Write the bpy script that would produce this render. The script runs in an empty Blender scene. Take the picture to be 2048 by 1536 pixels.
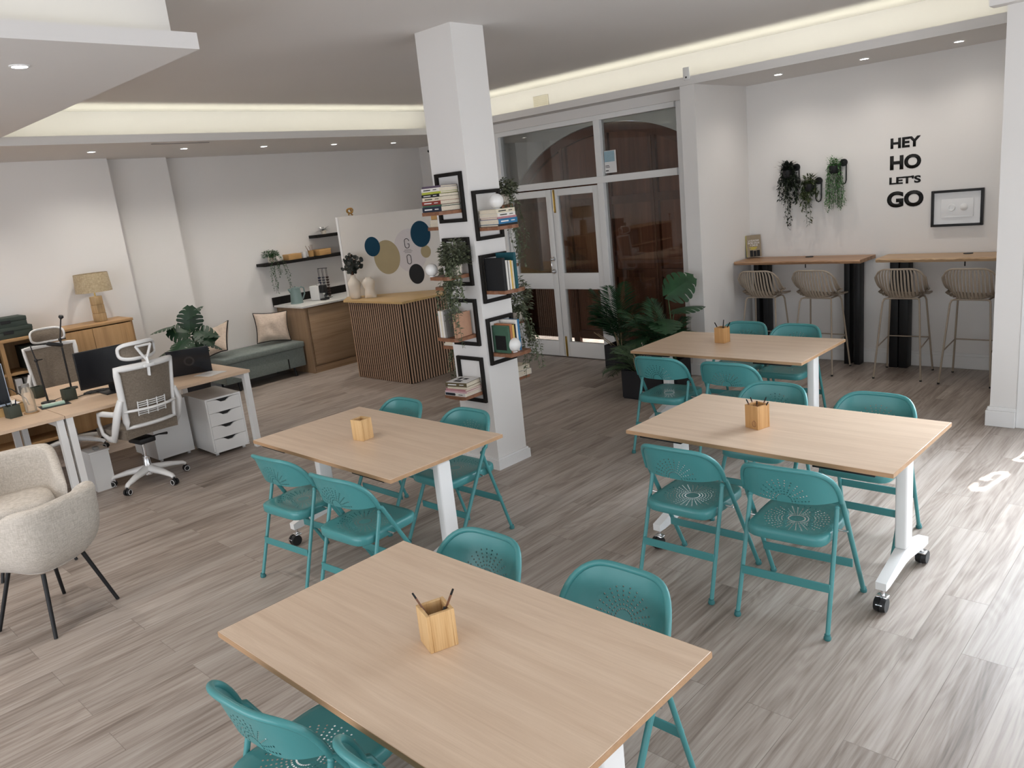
import bpy, bmesh, math, random
from math import sin, cos, pi, radians as RAD, sqrt, atan2
from mathutils import Vector, Matrix, Euler
random.seed(7)
SC = bpy.context.scene
COL = SC.collection

# ------------------------------------------------------------------ mesh builder
class MB:
    def __init__(s): s.bm = bmesh.new()
    def _xf(s, vs, M):
        for v in vs: v.co = M @ v.co
    def box(s, x0, x1, y0, y1, z0, z1, bev=0.0, seg=2, M=None):
        r = bmesh.ops.create_cube(s.bm, size=1.0)
        vs = r['verts']
        for v in vs:
            v.co = Vector(((x0+x1)/2+v.co.x*(x1-x0), (y0+y1)/2+v.co.y*(y1-y0), (z0+z1)/2+v.co.z*(z1-z0)))
        if bev > 0:
            es = list({e for v in vs for e in v.link_edges})
            fs0 = set(s.bm.faces)
            rr = bmesh.ops.bevel(s.bm, geom=es, offset=bev, segments=seg, affect='EDGES', profile=0.5)
            vs = list({v for f in rr['faces'] for v in f.verts} | {v for v in vs if v.is_valid})
        if M is not None: s._xf([v for v in vs if v.is_valid], M)
        return s
    def cone(s, p0, p1, r0, r1=None, n=16):
        r1 = r0 if r1 is None else r1
        p0, p1 = Vector(p0), Vector(p1)
        return s.tube([p0, p1], [r0, r1], n)
    def tube(s, pts, r, n=8, closed=False, caps=True, flat=1.0):
        pts = [Vector(p) for p in pts]
        m = len(pts)
        rs = r if isinstance(r, (list, tuple)) else [r]*m
        rings = []
        up = None
        for i, p in enumerate(pts):
            if closed: t = pts[(i+1) % m]-pts[i-1]
            else: t = pts[min(i+1, m-1)]-pts[max(i-1, 0)]
            if t.length < 1e-9: t = Vector((0, 0, 1))
            t.normalize()
            if up is None:
                a = Vector((0, 0, 1)) if abs(t.z) < 0.9 else Vector((1, 0, 0))
                up = (a - t*a.dot(t)).normalized()
            else:
                up = up - t*up.dot(t)
                if up.length < 1e-6:
                    a = Vector((0, 0, 1)) if abs(t.z) < 0.9 else Vector((1, 0, 0))
                    up = a - t*a.dot(t)
                up.normalize()
            sd = t.cross(up)
            rings.append([s.bm.verts.new(p + up*cos(2*pi*k/n)*rs[i]*flat + sd*sin(2*pi*k/n)*rs[i]) for k in range(n)])
        for i in range(m if closed else m-1):
            a, b = rings[i], rings[(i+1) % m]
            for k in range(n):
                s.bm.faces.new((a[k], a[(k+1) % n], b[(k+1) % n], b[k]))
        if caps and not closed:
            s.bm.faces.new(rings[0][::-1]); s.bm.faces.new(rings[-1])
        return s
    def lathe(s, prof, n=24, c=(0, 0, 0), wob=None):
        rings = []
        for (r, z) in prof:
            if r < 1e-6: rings.append([s.bm.verts.new((c[0], c[1], c[2]+z))])
            else:
                rings.append([s.bm.verts.new((c[0]+r*(wob(2*pi*k/n, z) if wob else 1)*cos(2*pi*k/n), c[1]+r*(wob(2*pi*k/n, z) if wob else 1)*sin(2*pi*k/n), c[2]+z)) for k in range(n)])
        for a, b in zip(rings, rings[1:]):
            for k in range(n):
                if len(a) == 1 and len(b) == 1: continue
                if len(a) == 1: s.bm.faces.new((a[0], b[(k+1) % n], b[k]))
                elif len(b) == 1: s.bm.faces.new((a[k], a[(k+1) % n], b[0]))
                else: s.bm.faces.new((a[k], a[(k+1) % n], b[(k+1) % n], b[k]))
        return s
    def sphere(s, c, r, nu=24, nv=16, sc=(1, 1, 1)):
        rings = []
        for j in range(nv+1):
            a = -pi/2+pi*j/nv
            if j in (0, nv): rings.append([s.bm.verts.new((c[0], c[1], c[2]+r*sin(a)*sc[2]))])
            else: rings.append([s.bm.verts.new((c[0]+r*cos(a)*cos(2*pi*k/nu)*sc[0], c[1]+r*cos(a)*sin(2*pi*k/nu)*sc[1], c[2]+r*sin(a)*sc[2])) for k in range(nu)])
        for a, b in zip(rings, rings[1:]):
            for k in range(nu):
                if len(a) == 1: s.bm.faces.new((a[0], b[(k+1) % nu], b[k]))
                elif len(b) == 1: s.bm.faces.new((a[k], a[(k+1) % nu], b[0]))
                else: s.bm.faces.new((a[k], a[(k+1) % nu], b[(k+1) % nu], b[k]))
        return s
    def prism(s, poly, z0, z1, M=None):
        """polygon in XY extruded z0..z1, optional matrix"""
        f = (lambda p: M @ Vector(p)) if M is not None else (lambda p: Vector(p))
        a = [s.bm.verts.new(f((x, y, z0))) for x, y in poly]
        b = [s.bm.verts.new(f((x, y, z1))) for x, y in poly]
        n = len(poly)
        s.bm.faces.new(a[::-1]); s.bm.faces.new(b)
        for i in range(n): s.bm.faces.new((a[i], a[(i+1) % n], b[(i+1) % n], b[i]))
        return s
    def surf(s, fn, nu, nv, thick=0.0, closed_u=False):
        """fn(u,v)->Vector, u,v in 0..1 ; optional thickness along normal"""
        g = [[Vector(fn(i/nu, j/nv)) for j in range(nv+1)] for i in range(nu+1)]
        def nrm(i, j):
            a = g[min(i+1, nu)][j]-g[max(i-1, 0)][j]; b = g[i][min(j+1, nv)]-g[i][max(j-1, 0)]
            n = a.cross(b)
            return n.normalized() if n.length > 1e-12 else Vector((0, 0, 1))
        top = [[s.bm.verts.new(g[i][j]) for j in range(nv+1)] for i in range(nu+1)]
        for i in range(nu):
            for j in range(nv): s.bm.faces.new((top[i][j], top[i+1][j], top[i+1][j+1], top[i][j+1]))
        if thick:
            bot = [[s.bm.verts.new(g[i][j]-nrm(i, j)*thick) for j in range(nv+1)] for i in range(nu+1)]
            for i in range(nu):
                for j in range(nv): s.bm.faces.new((bot[i][j+1], bot[i+1][j+1], bot[i+1][j], bot[i][j]))
            for i in range(nu):
                s.bm.faces.new((top[i+1][0], top[i][0], bot[i][0], bot[i+1][0]))
                s.bm.faces.new((top[i][nv], top[i+1][nv], bot[i+1][nv], bot[i][nv]))
            for j in range(nv):
                s.bm.faces.new((top[0][j], top[0][j+1], bot[0][j+1], bot[0][j]))
                s.bm.faces.new((top[nu][j+1], top[nu][j], bot[nu][j], bot[nu][j+1]))
        return s
    def quad(s, *ps):
        s.bm.faces.new([s.bm.verts.new(p) for p in ps]); return s
    def leaf(s, p, d, up, L, Wd, fold=0.25, droop=0.2, n=3):
        """pointed leaf blade: base p, direction d, up normal"""
        d = Vector(d).normalized(); up = Vector(up); sd = d.cross(up)
        if sd.length < 1e-5: sd = Vector((1, 0, 0))
        sd.normalize(); up = sd.cross(d)
        p = Vector(p); mid = []; le = []; ri = []
        for i in range(n+1):
            t = i/n
            w = Wd*0.5*sin(pi*min(1, t**0.8))
            c = p+d*L*t-up*droop*L*t*t
            mid.append(s.bm.verts.new(c))
            if 0 < i < n:
                le.append(s.bm.verts.new(c+sd*w+up*fold*w)); ri.append(s.bm.verts.new(c-sd*w+up*fold*w))
            else: le.append(mid[-1]); ri.append(mid[-1])
        for i in range(n):
            for A in (le, ri):
                vs = [mid[i], mid[i+1], A[i+1], A[i]]
                u = []
                for v in vs:
                    if v not in u: u.append(v)
                if len(u) >= 3: s.bm.faces.new(u if A is ri else u[::-1])
        return s
    def build(s, name, mat=None, parent=None, smooth=True, ang=38, merge=False):
        if merge: bmesh.ops.remove_doubles(s.bm, verts=s.bm.verts, dist=1e-5)
        bmesh.ops.recalc_face_normals(s.bm, faces=s.bm.faces)
        me = bpy.data.meshes.new(name)
        s.bm.to_mesh(me); s.bm.free()
        if smooth:
            for p in me.polygons: p.use_smooth = True
            me.set_sharp_from_angle(angle=RAD(ang))
        if mat is not None: me.materials.append(mat)
        o = bpy.data.objects.new(name, me); COL.objects.link(o)
        if parent is not None: o.parent = parent
        return o

def tag(o, label=None, cat=None, group=None, kind=None):
    if label: o['label'] = label
    if cat: o['category'] = cat
    if group: o['group'] = group
    if kind: o['kind'] = kind
    return o
def empty(name, label, cat, loc=(0, 0, 0), rz=0.0, group=None):
    o = bpy.data.objects.new(name, None); COL.objects.link(o)
    o.empty_display_size = 0.1
    o.location = loc; o.rotation_euler = (0, 0, rz)
    return tag(o, label, cat, group)
def kids(o): return [c for c in bpy.data.objects if c.parent == o]
def copy_tree(o, parent=None):
    ch = list(kids(o))
    c = o.copy(); COL.objects.link(c)
    if parent is not None: c.parent = parent
    for k in ch: copy_tree(k, c)
    return c
def dup(o, loc, rz, label, group=None):
    c = copy_tree(o); c.location = loc; c.rotation_euler = (0, 0, rz); c['label'] = label
    if group: c['group'] = group
    return c
def struct(name, mb, mat, parent=None, smooth=False, label=None):
    o = mb.build(name, mat, parent, smooth=smooth)
    if parent is None: o['kind'] = 'structure'
    if label: o['label'] = label
    return o
def box(name, x0, x1, y0, y1, z0, z1, mat, parent=None, bev=0.0, seg=2):
    return MB().box(x0, x1, y0, y1, z0, z1, bev, seg).build(name, mat, parent, smooth=bev > 0)
def Tr(x, y, z): return Matrix.Translation((x, y, z))
def Rt(a, ax): return Matrix.Rotation(a, 4, ax)

# ------------------------------------------------------------------ materials
def srgb(r, g, b):
    f = lambda c: (c/255/12.92) if c/255 <= 0.04045 else ((c/255+0.055)/1.055)**2.4
    return (f(r), f(g), f(b), 1.0)
class NT:
    def __init__(s, name):
        s.m = bpy.data.materials.new(name); s.m.use_nodes = True
        s.t = s.m.node_tree; s.t.nodes.clear()
        s.out = s.t.nodes.new('ShaderNodeOutputMaterial')
    def n(s, typ, **kw):
        nd = s.t.nodes.new(typ)
        for k, v in kw.items():
            if k in nd.inputs.keys(): nd.inputs[k].default_value = v
            else: setattr(nd, k, v)
        return nd
    def l(s, a, b): s.t.links.new(a, b)
    def math(s, op, a, b=None, c=None):
        nd = s.t.nodes.new('ShaderNodeMath'); nd.operation = op
        for i, v in enumerate((a, b, c)):
            if v is None: continue
            if isinstance(v, (int, float)): nd.inputs[i].default_value = v
            else: s.l(v, nd.inputs[i])
        return nd.outputs[0]
    def pbsdf(s, col=None, rough=0.5, metal=0.0, spec=0.5, **kw):
        b = s.n('ShaderNodeBsdfPrincipled')
        b.inputs['Roughness'].default_value = rough; b.inputs['Metallic'].default_value = metal
        b.inputs['Specular IOR Level'].default_value = spec
        if col is not None:
            if isinstance(col, tuple): b.inputs['Base Color'].default_value = col
            else: s.l(col, b.inputs['Base Color'])
        return b
    def coords(s, scale=(1, 1, 1), rot=(0, 0, 0), gen='Object'):
        tc = s.n('ShaderNodeTexCoord'); mp = s.n('ShaderNodeMapping')
        mp.inputs['Scale'].default_value = scale; mp.inputs['Rotation'].default_value = rot
        s.l(tc.outputs[gen], mp.inputs['Vector']); return mp.outputs['Vector']
    def ramp(s, fac, stops):
        r = s.n('ShaderNodeValToRGB')
        e = r.color_ramp.elements
        e[0].position, e[0].color = stops[0]; e[1].position, e[1].color = stops[-1]
        for p, c in stops[1:-1]:
            q = e.new(p); q.color = c
        s.l(fac, r.inputs[0]); return r.outputs[0]
    def bump(s, h, strength, dist, b):
        bp = s.n('ShaderNodeBump'); bp.inputs['Strength'].default_value = strength; bp.inputs['Distance'].default_value = dist
        s.l(h, bp.inputs['Height']); s.l(bp.outputs[0], b.inputs['Normal'])
    def end(s, b): s.l(b.outputs[0], s.out.inputs['Surface']); return s.m

def flat(name, col, rough=0.5, metal=0.0, spec=0.5, var=0.04, vs=6.0):
    """plain finish with a faint procedural mottling"""
    t = NT(name)
    nz = t.n('ShaderNodeTexNoise', Scale=vs, Detail=3.0); t.l(t.coords(), nz.inputs['Vector'])
    lo = tuple(max(0, c*(1-var)) for c in col[:3])+(1,); hi = tuple(min(1, c*(1+var)) for c in col[:3])+(1,)
    c = t.ramp(nz.outputs['Fac'], [(0.3, lo), (0.7, hi)])
    return t.end(t.pbsdf(c, rough, metal, spec))
def wood(name, c1, c2, axis=0, freq=14.0, rough=0.45, contrast=1.0, spec=0.35, c3=None):
    """streaky grain running along the given object axis"""
    t = NT(name)
    sc = [freq]*3; sc[axis] = freq*0.06
    v = t.coords(tuple(sc))
    n1 = t.n('ShaderNodeTexNoise', Scale=1.0, Detail=6.0, Roughness=0.65, Distortion=0.6); t.l(v, n1.inputs['Vector'])
    sc2 = [freq*9]*3; sc2[axis] = freq*0.25
    n2 = t.n('ShaderNodeTexNoise', Scale=1.0, Detail=2.0); t.l(t.coords(tuple(sc2)), n2.inputs['Vector'])
    f = t.math('ADD', t.math('MULTIPLY', n1.outputs['Fac'], 0.75), t.math('MULTIPLY', n2.outputs['Fac'], 0.25))
    d = 0.16/contrast
    st = [(0.5-d, c1), (0.5+d, c2)] if c3 is None else [(0.5-d, c1), (0.5, c2), (0.5+d, c3)]
    c = t.ramp(f, st)
    b = t.pbsdf(c, rough, 0, spec); t.bump(n2.outputs['Fac'], 0.08, 0.002, b)
    return t.end(b)
def fabric(name, c1, c2, scale=260, rough=0.95, bumpy=0.25):
    t = NT(name)
    w1 = t.n('ShaderNodeTexNoise', Scale=1.0, Detail=2.0); t.l(t.coords((scale, scale, scale*0.12)), w1.inputs['Vector'])
    w2 = t.n('ShaderNodeTexNoise', Scale=1.0, Detail=2.0); t.l(t.coords((scale*0.12, scale*0.12, scale)), w2.inputs['Vector'])
    f = t.math('ADD', t.math('MULTIPLY', w1.outputs['Fac'], 0.5), t.math('MULTIPLY', w2.outputs['Fac'], 0.5))
    c = t.ramp(f, [(0.38, c1), (0.62, c2)])
    b = t.pbsdf(c, rough, 0, 0.15); t.bump(f, bumpy, 0.003, b)
    b.inputs['Sheen Weight'].default_value = 0.15
    return t.end(b)
def glow(name, col, strength):
    t = NT(name); e = t.n('ShaderNodeEmission'); e.inputs[0].default_value = col; e.inputs[1].default_value = strength
    return t.end(e)
def glass(name, tint=(1, 1, 1, 1), spec=1.0, rough=0.0, frost=0.0):
    t = NT(name)
    tr = t.n('ShaderNodeBsdfTransparent'); tr.inputs[0].default_value = tint
    gl = t.n('ShaderNodeBsdfGlossy'); gl.inputs['Roughness'].default_value = rough
    fr = t.n('ShaderNodeFresnel'); fr.inputs['IOR'].default_value = 1.5
    mx = t.n('ShaderNodeMixShader')
    t.l(t.math('MULTIPLY', fr.outputs[0], spec), mx.inputs[0]); t.l(tr.outputs[0], mx.inputs[1]); t.l(gl.outputs[0], mx.inputs[2])
    if frost > 0:
        d = t.n('ShaderNodeBsdfDiffuse'); d.inputs[0].default_value = tint
        m2 = t.n('ShaderNodeMixShader'); m2.inputs[0].default_value = frost
        t.l(mx.outputs[0], m2.inputs[1]); t.l(d.outputs[0], m2.inputs[2]); return t.end(m2)
    return t.end(mx)
def perforated(name, col, mode):
    """painted steel sheet with real punched holes laid out as a sunburst (object coordinates)"""
    t = NT(name)
    tc = t.n('ShaderNodeTexCoord'); sp = t.n('ShaderNodeSeparateXYZ'); t.l(tc.outputs['Object'], sp.inputs[0])
    X = sp.outputs[0]
    if mode == 'back':
        cy, r0, r1, dr, nth, rad = 0.600, 0.026, 0.115, 0.0148, 24, 0.0034; V = sp.outputs[2]
    else:
        cy, r0, r1, dr, nth, rad = -0.02, 0.030, 0.150, 0.0150, 32, 0.0034; V = sp.outputs[1]
    dy = t.math('SUBTRACT', V, cy)
    r = t.math('SQRT', t.math('ADD', t.math('MULTIPLY', X, X), t.math('MULTIPLY', dy, dy)))
    th = t.math('ARCTAN2', dy, X)
    k = nth/(2*pi)
    a = t.math('MULTIPLY', t.math('MULTIPLY', t.math('SUBTRACT', t.math('FRACT', t.math('ADD', t.math('MULTIPLY', th, k), 50.0)), 0.5), 1/k), r)
    b = t.math('MULTIPLY', t.math('SUBTRACT', t.math('FRACT', t.math('DIVIDE', r, dr)), 0.5), dr)
    d = t.math('SQRT', t.math('ADD', t.math('MULTIPLY', a, a), t.math('MULTIPLY', b, b)))
    h = t.math('MULTIPLY', t.math('LESS_THAN', d, rad), t.math('MULTIPLY', t.math('GREATER_THAN', r, r0), t.math('LESS_THAN', r, r1)))
    bs = t.pbsdf(col, 0.32, 0, 0.5); tr = t.n('ShaderNodeBsdfTransparent')
    mx = t.n('ShaderNodeMixShader'); t.l(h, mx.inputs[0]); t.l(bs.outputs[0], mx.inputs[1]); t.l(tr.outputs[0], mx.inputs[2])
    return t.end(mx)
def floor_mat():
    t = NT('oak_plank_floor')
    tc = t.n('ShaderNodeTexCoord'); sp = t.n('ShaderNodeSeparateXYZ'); t.l(tc.outputs['Object'], sp.inputs[0])
    cb = t.n('ShaderNodeCombineXYZ'); t.l(sp.outputs[1], cb.inputs[0]); t.l(sp.outputs[0], cb.inputs[1])
    br = t.n('ShaderNodeTexBrick')
    br.offset = 0.37; br.inputs['Scale'].default_value = 1.0; br.inputs['Brick Width'].default_value = 1.25; br.inputs['Row Height'].default_value = 0.19
    br.inputs['Mortar Size'].default_value = 0.0016; br.inputs['Mortar Smooth'].default_value = 0.3; br.inputs['Bias'].default_value = 0.0
    br.inputs['Color1'].default_value = (0, 0, 0, 1); br.inputs['Color2'].default_value = (1, 1, 1, 1); br.inputs['Mortar'].default_value = (0.5, 0.5, 0.5, 1)
    t.l(cb.outputs[0], br.inputs['Vector'])
    # per plank offset of the grain
    ofs = t.n('ShaderNodeCombineXYZ')
    t.l(t.math('MULTIPLY', br.outputs['Color'], 13.0), ofs.inputs[0]); t.l(t.math('MULTIPLY', br.outputs['Color'], 7.0), ofs.inputs[2])
    def grain(sx, sy, det, dist):
        mp = t.n('ShaderNodeMapping'); mp.inputs['Scale'].default_value = (sx, sy, 1); t.l(tc.outputs['Object'], mp.inputs['Vector'])
        ad = t.n('ShaderNodeVectorMath'); ad.operation = 'ADD'; t.l(mp.outputs[0], ad.inputs[0]); t.l(ofs.outputs[0], ad.inputs[1])
        n = t.n('ShaderNodeTexNoise', Scale=1.0, Detail=det, Roughness=0.6, Distortion=dist); t.l(ad.outputs[0], n.inputs['Vector']); return n.outputs['Fac']
    g1 = grain(12, 0.9, 6.0, 0.9); g2 = grain(75, 2.2, 4.0, 0.4); g3 = grain(3.0, 0.7, 2.0, 0.5)
    cg = grain(5.0, 0.55, 1.5, 0.8)
    ct = t.math('MULTIPLY', t.math('SINE', t.math('MULTIPLY', cg, 95.0)), 0.022)
    f = t.math('ADD', ct, t.math('ADD', t.math('ADD', t.math('MULTIPLY', g1, 0.40), t.math('MULTIPLY', g2, 0.32)), t.math('MULTIPLY', g3, 0.28)))
    c = t.ramp(f, [(0.35, srgb(114, 101, 91)), (0.44, srgb(146, 133, 123)), (0.52, srgb(167, 155, 145)), (0.63, srgb(184, 174, 165))])
    mixv = t.n('ShaderNodeMix', data_type='RGBA'); mixv.blend_type = 'MULTIPLY'; mixv.inputs[0].default_value = 1.0
    t.l(c, mixv.inputs[6]); t.l(t.ramp(br.outputs['Color'], [(0.0, (0.86, 0.86, 0.86, 1)), (1.0, (1.0, 1.0, 1.0, 1))]), mixv.inputs[7])
    mm = t.n('ShaderNodeMix', data_type='RGBA'); t.l(t.math('MULTIPLY', br.outputs['Fac'], 0.45), mm.inputs[0]); t.l(mixv.outputs[2], mm.inputs[6]); mm.inputs[7].default_value = srgb(80, 70, 62)
    b = t.pbsdf(mm.outputs[2], 0.42, 0, 0.45)
    t.l(t.math('ADD', 0.36, t.math('MULTIPLY', g2, 0.16)), b.inputs['Roughness'])
    t.bump(t.math('SUBTRACT', t.math('MULTIPLY', g2, 0.35), br.outputs['Fac']), 0.12, 0.002, b)
    return t.end(b)

M = {}
M['wall'] = flat('white_wall_paint', (0.74, 0.72, 0.70, 1), 0.85, 0, 0.2, 0.012, 1.5)
M['ceil'] = flat('white_ceiling_paint', (0.70, 0.68, 0.665, 1), 0.9, 0, 0.1, 0.01, 1.0)
M['trim'] = flat('white_gloss_trim', (0.76, 0.75, 0.74, 1), 0.45, 0, 0.4, 0.01)
M['dooroff'] = flat('white_door_lacquer', (0.78, 0.78, 0.775, 1), 0.4, 0, 0.4, 0.012)
M['floor'] = floor_mat()
TEAL = (0.062, 0.256, 0.260, 1)
M['teal'] = flat('teal_powder_coat', TEAL, 0.33, 0, 0.5, 0.02)
M['tealback'] = perforated('teal_perforated_back', TEAL, 'back')
M['tealseat'] = perforated('teal_perforated_seat', TEAL, 'seat')
M['tealfoot'] = flat('dark_teal_rubber', (0.035, 0.16, 0.165, 1), 0.5, 0, 0.4)
M['beech'] = wood('beech_laminate', srgb(201, 174, 148), srgb(228, 205, 181), 0, 26, 0.36, 0.62, 0.5)
M['beechy'] = wood('beech_laminate_lengthwise', srgb(198, 171, 145), srgb(214, 189, 163), 1, 16, 0.42, 0.55)
M['edge'] = wood('beech_edge_band', srgb(165, 130, 96), srgb(188, 152, 118), 0, 20, 0.5, 0.7)
M['whitem'] = flat('white_powder_coat', (0.78, 0.78, 0.77, 1), 0.35, 0, 0.5, 0.01)
M['whitep'] = flat('white_plastic', (0.75, 0.75, 0.74, 1), 0.3, 0, 0.5, 0.015)
M['black'] = flat('black_plastic', (0.012, 0.012, 0.013, 1), 0.45, 0, 0.4, 0.1)
M['blackm'] = flat('black_painted_steel', (0.010, 0.010, 0.011, 1), 0.5, 0, 0.35, 0.1)
M['blackw'] = wood('black_stained_wood', (0.006, 0.005, 0.005, 1), (0.014, 0.012, 0.010, 1), 2, 18, 0.6, 1.0, 0.2)
M['chrome'] = flat('chrome', (0.72, 0.72, 0.73, 1), 0.18, 1.0, 0.5, 0.02)
M['brass'] = flat('brass', (0.45, 0.30, 0.09, 1), 0.3, 1.0, 0.5, 0.05)
M['penbox'] = wood('pine_pen_box', srgb(180, 136, 84), srgb(210, 172, 122), 2, 22, 0.5, 0.9, c3=srgb(220, 188, 140))
M['penbox2'] = wood('bamboo_pen_box', srgb(172, 126, 76), srgb(202, 158, 106), 2, 30, 0.5, 1.0)
M['boxin'] = flat('dark_box_lining', (0.05, 0.022, 0.012, 1), 0.7)
M['slab'] = wood('acacia_slab', srgb(124, 92, 68), srgb(162, 126, 96), 0, 13, 0.4, 0.9, c3=srgb(190, 156, 124))
M['slablight'] = wood('pale_acacia_slab', srgb(160, 130, 98), srgb(196, 166, 132), 0, 12, 0.4, 0.9)
M['board'] = wood('walnut_shelf_board', srgb(108, 70, 50), srgb(152, 106, 78), 0, 20, 0.45, 0.9)
M['boardl'] = wood('pale_edge_shelf_board', srgb(150, 100, 62), srgb(192, 142, 96), 0, 20, 0.45, 0.9)
M['stool'] = flat('taupe_powder_coat', srgb(160, 146, 130), 0.45, 0, 0.4, 0.02)
M['oak'] = wood('oak_cabinet', srgb(150, 116, 78), srgb(178, 142, 100), 1, 9, 0.5, 0.7, c3=srgb(190, 156, 114))
M['oakv'] = wood('oak_cabinet_upright', srgb(148, 114, 76), srgb(176, 140, 98), 2, 9, 0.5, 0.7, c3=srgb(188, 154, 112))
M['rustic'] = wood('rustic_oak_front', srgb(118, 92, 66), srgb(158, 130, 102), 1, 7, 0.55, 0.9, c3=srgb(174, 148, 120))
M['rusticv'] = wood('rustic_oak_upright', srgb(126, 102, 78), srgb(154, 128, 102), 2, 8, 0.55, 0.8, c3=srgb(166, 140, 114))
M['slat'] = wood('walnut_slat', srgb(164, 132, 108), srgb(190, 158, 134), 2, 30, 0.5, 0.8)
M['felt'] = flat('black_felt_backing', (0.012, 0.010, 0.009, 1), 0.95, 0, 0.1)
M['maple'] = wood('maple_counter_top', srgb(184, 150, 98), srgb(210, 178, 126), 0, 12, 0.4, 0.7)
M['leafd'] = flat('dark_green_leaf', (0.012, 0.042, 0.018, 1), 0.45, 0, 0.45, 0.3, 9)
M['leafm'] = flat('mid_green_leaf', (0.030, 0.090, 0.026, 1), 0.45, 0, 0.45, 0.35, 12)
M['leafb'] = flat('bright_green_leaf', (0.07, 0.19, 0.06, 1), 0.5, 0, 0.4, 0.35, 14)
M['leafg'] = flat('grey_green_leaf', (0.150, 0.168, 0.105, 1), 0.6, 0, 0.3, 0.4, 25)
M['leafo'] = flat('olive_brown_leaf', (0.045, 0.060, 0.020, 1), 0.5, 0, 0.35, 0.4, 20)
M['leafk'] = flat('near_black_leaf', (0.010, 0.014, 0.010, 1), 0.5, 0, 0.4, 0.3, 20)
M['leaf2'] = flat('deep_green_palm_leaf', (0.016, 0.060, 0.022, 1), 0.5, 0, 0.4, 0.35, 9)
M['stemg'] = flat('green_stem', (0.05, 0.09, 0.03, 1), 0.6)
M['stemp'] = flat('pale_dry_stem', srgb(170, 150, 120), 0.7)
M['soil'] = flat('potting_soil', (0.02, 0.014, 0.010, 1), 0.95, 0, 0.1, 0.5, 60)
M['pot'] = flat('anthracite_planter', (0.020, 0.020, 0.023, 1), 0.6, 0, 0.3, 0.1)
M['linen'] = fabric('cream_boucle', srgb(176, 168, 157), srgb(204, 196, 186), 260)
M['cush'] = fabric('beige_cushion_cotton', srgb(196, 178, 162), srgb(218, 202, 186), 220, 0.95, 0.15)
M['piping'] = flat('black_piping', (0.015, 0.013, 0.012, 1), 0.8)
M['benchf'] = fabric('grey_green_upholstery', srgb(112, 122, 119), srgb(134, 143, 139), 260, 0.95, 0.12)
M['mesh'] = fabric('taupe_mesh_fabric', srgb(112, 102, 90), srgb(136, 125, 112), 320, 0.9, 0.2)
M['shade'] = fabric('jute_lamp_shade', srgb(160, 143, 114), srgb(194, 178, 148), 240, 0.9, 0.3)
M['rawwood'] = wood('raw_lamp_wood', srgb(176, 146, 104), srgb(206, 180, 140), 2, 26, 0.6, 0.9)
M['boxgreen'] = flat('dark_green_card', (0.045, 0.060, 0.050, 1), 0.7, 0, 0.3, 0.06)
M['cupgreen'] = flat('moss_green_ceramic', (0.052, 0.062, 0.048, 1), 0.55, 0, 0.35, 0.08)
M['paper'] = flat('white_paper', (0.75, 0.74, 0.73, 1), 0.85, 0, 0.2, 0.02)
M['pages'] = flat('book_pages', srgb(214, 203, 184), 0.85, 0, 0.15, 0.06, 120)
M['screen'] = flat('dark_monitor_screen', (0.010, 0.012, 0.016, 1), 0.22, 0, 0.5, 0.05)
M['ceramic'] = flat('matt_cream_ceramic', srgb(220, 210, 196), 0.6, 0, 0.3, 0.03)
M['globe'] = flat('opal_glass_globe', (0.78, 0.77, 0.75, 1), 0.35, 0, 0.5, 0.01)
M['kettle'] = flat('sage_enamel', srgb(112, 132, 130), 0.3, 0, 0.5, 0.03)
M['worktop'] = flat('pale_marble_worktop', (0.70, 0.69, 0.67, 1), 0.3, 0, 0.5, 0.06, 14)
M['card'] = flat('kraft_card', srgb(178, 140, 92), 0.8, 0, 0.2, 0.08)
M['gold'] = flat('antique_gold', (0.36, 0.20, 0.06, 1), 0.32, 0.9, 0.5, 0.2)
M['glass'] = glass('clear_glass', (0.96, 0.97, 0.96, 1), 0.62)
M['timber'] = wood('reddish_gate_timber', srgb(98, 58, 42), srgb(130, 82, 60), 2, 14, 0.6, 0.9)
M['timberd'] = wood('dark_gate_timber', srgb(80, 46, 33), srgb(108, 66, 48), 2, 14, 0.6, 0.9)
M['porch'] = flat('grey_porch_render', (0.62, 0.62, 0.60, 1), 0.9, 0, 0.1, 0.03)
M['panelart'] = flat('pale_grey_panel', srgb(206, 202, 196), 0.7, 0, 0.25, 0.01)
M['teald'] = flat('petrol_blue_print', (0.004, 0.040, 0.075, 1), 0.7, 0, 0.2, 0.05)
M['tan'] = flat('khaki_print', srgb(158, 144, 112), 0.7, 0, 0.2, 0.03)
M['ink'] = flat('black_vinyl', (0.008, 0.008, 0.008, 1), 0.55, 0, 0.25, 0.05)
M['lilac'] = flat('pale_lilac_print', srgb(196, 190, 190), 0.7, 0, 0.2, 0.01)
M['ledw'] = glow('led_lens', (1.0, 0.97, 0.92, 1), 28.0)
M['minty'] = flat('pale_mint_plastic', srgb(186, 214, 196), 0.4)
def colr(name, r, g, b, rough=0.55): return flat(name, srgb(r, g, b), rough, 0, 0.35, 0.05, 40)
# ------------------------------------------------------------------ setting
ZC, ZS = 3.234, 2.90          # main ceiling, lowered soffit
XB, YH, YD = -9.75, 8.15, 7.37  # rear-left wall, bar wall, glazed door plane
XR, YE = 3.2, 6.47            # right wall, entrance wall
YF = -3.2                     # unseen front wall behind the camera, window opening added for fill
o = struct('floor', MB().box(XB-.1, XR+.1, YF-.1, 9.4, -0.06, 0), M['floor'])
b = MB(); b.box(XB-.1, XR+.1, YF-.1, 6.70, ZC, ZC+.1); b.box(XB-.1, -.9, 6.70, 9.4, ZC, ZC+.1)
struct('ceiling', b, M['ceil'])
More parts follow.
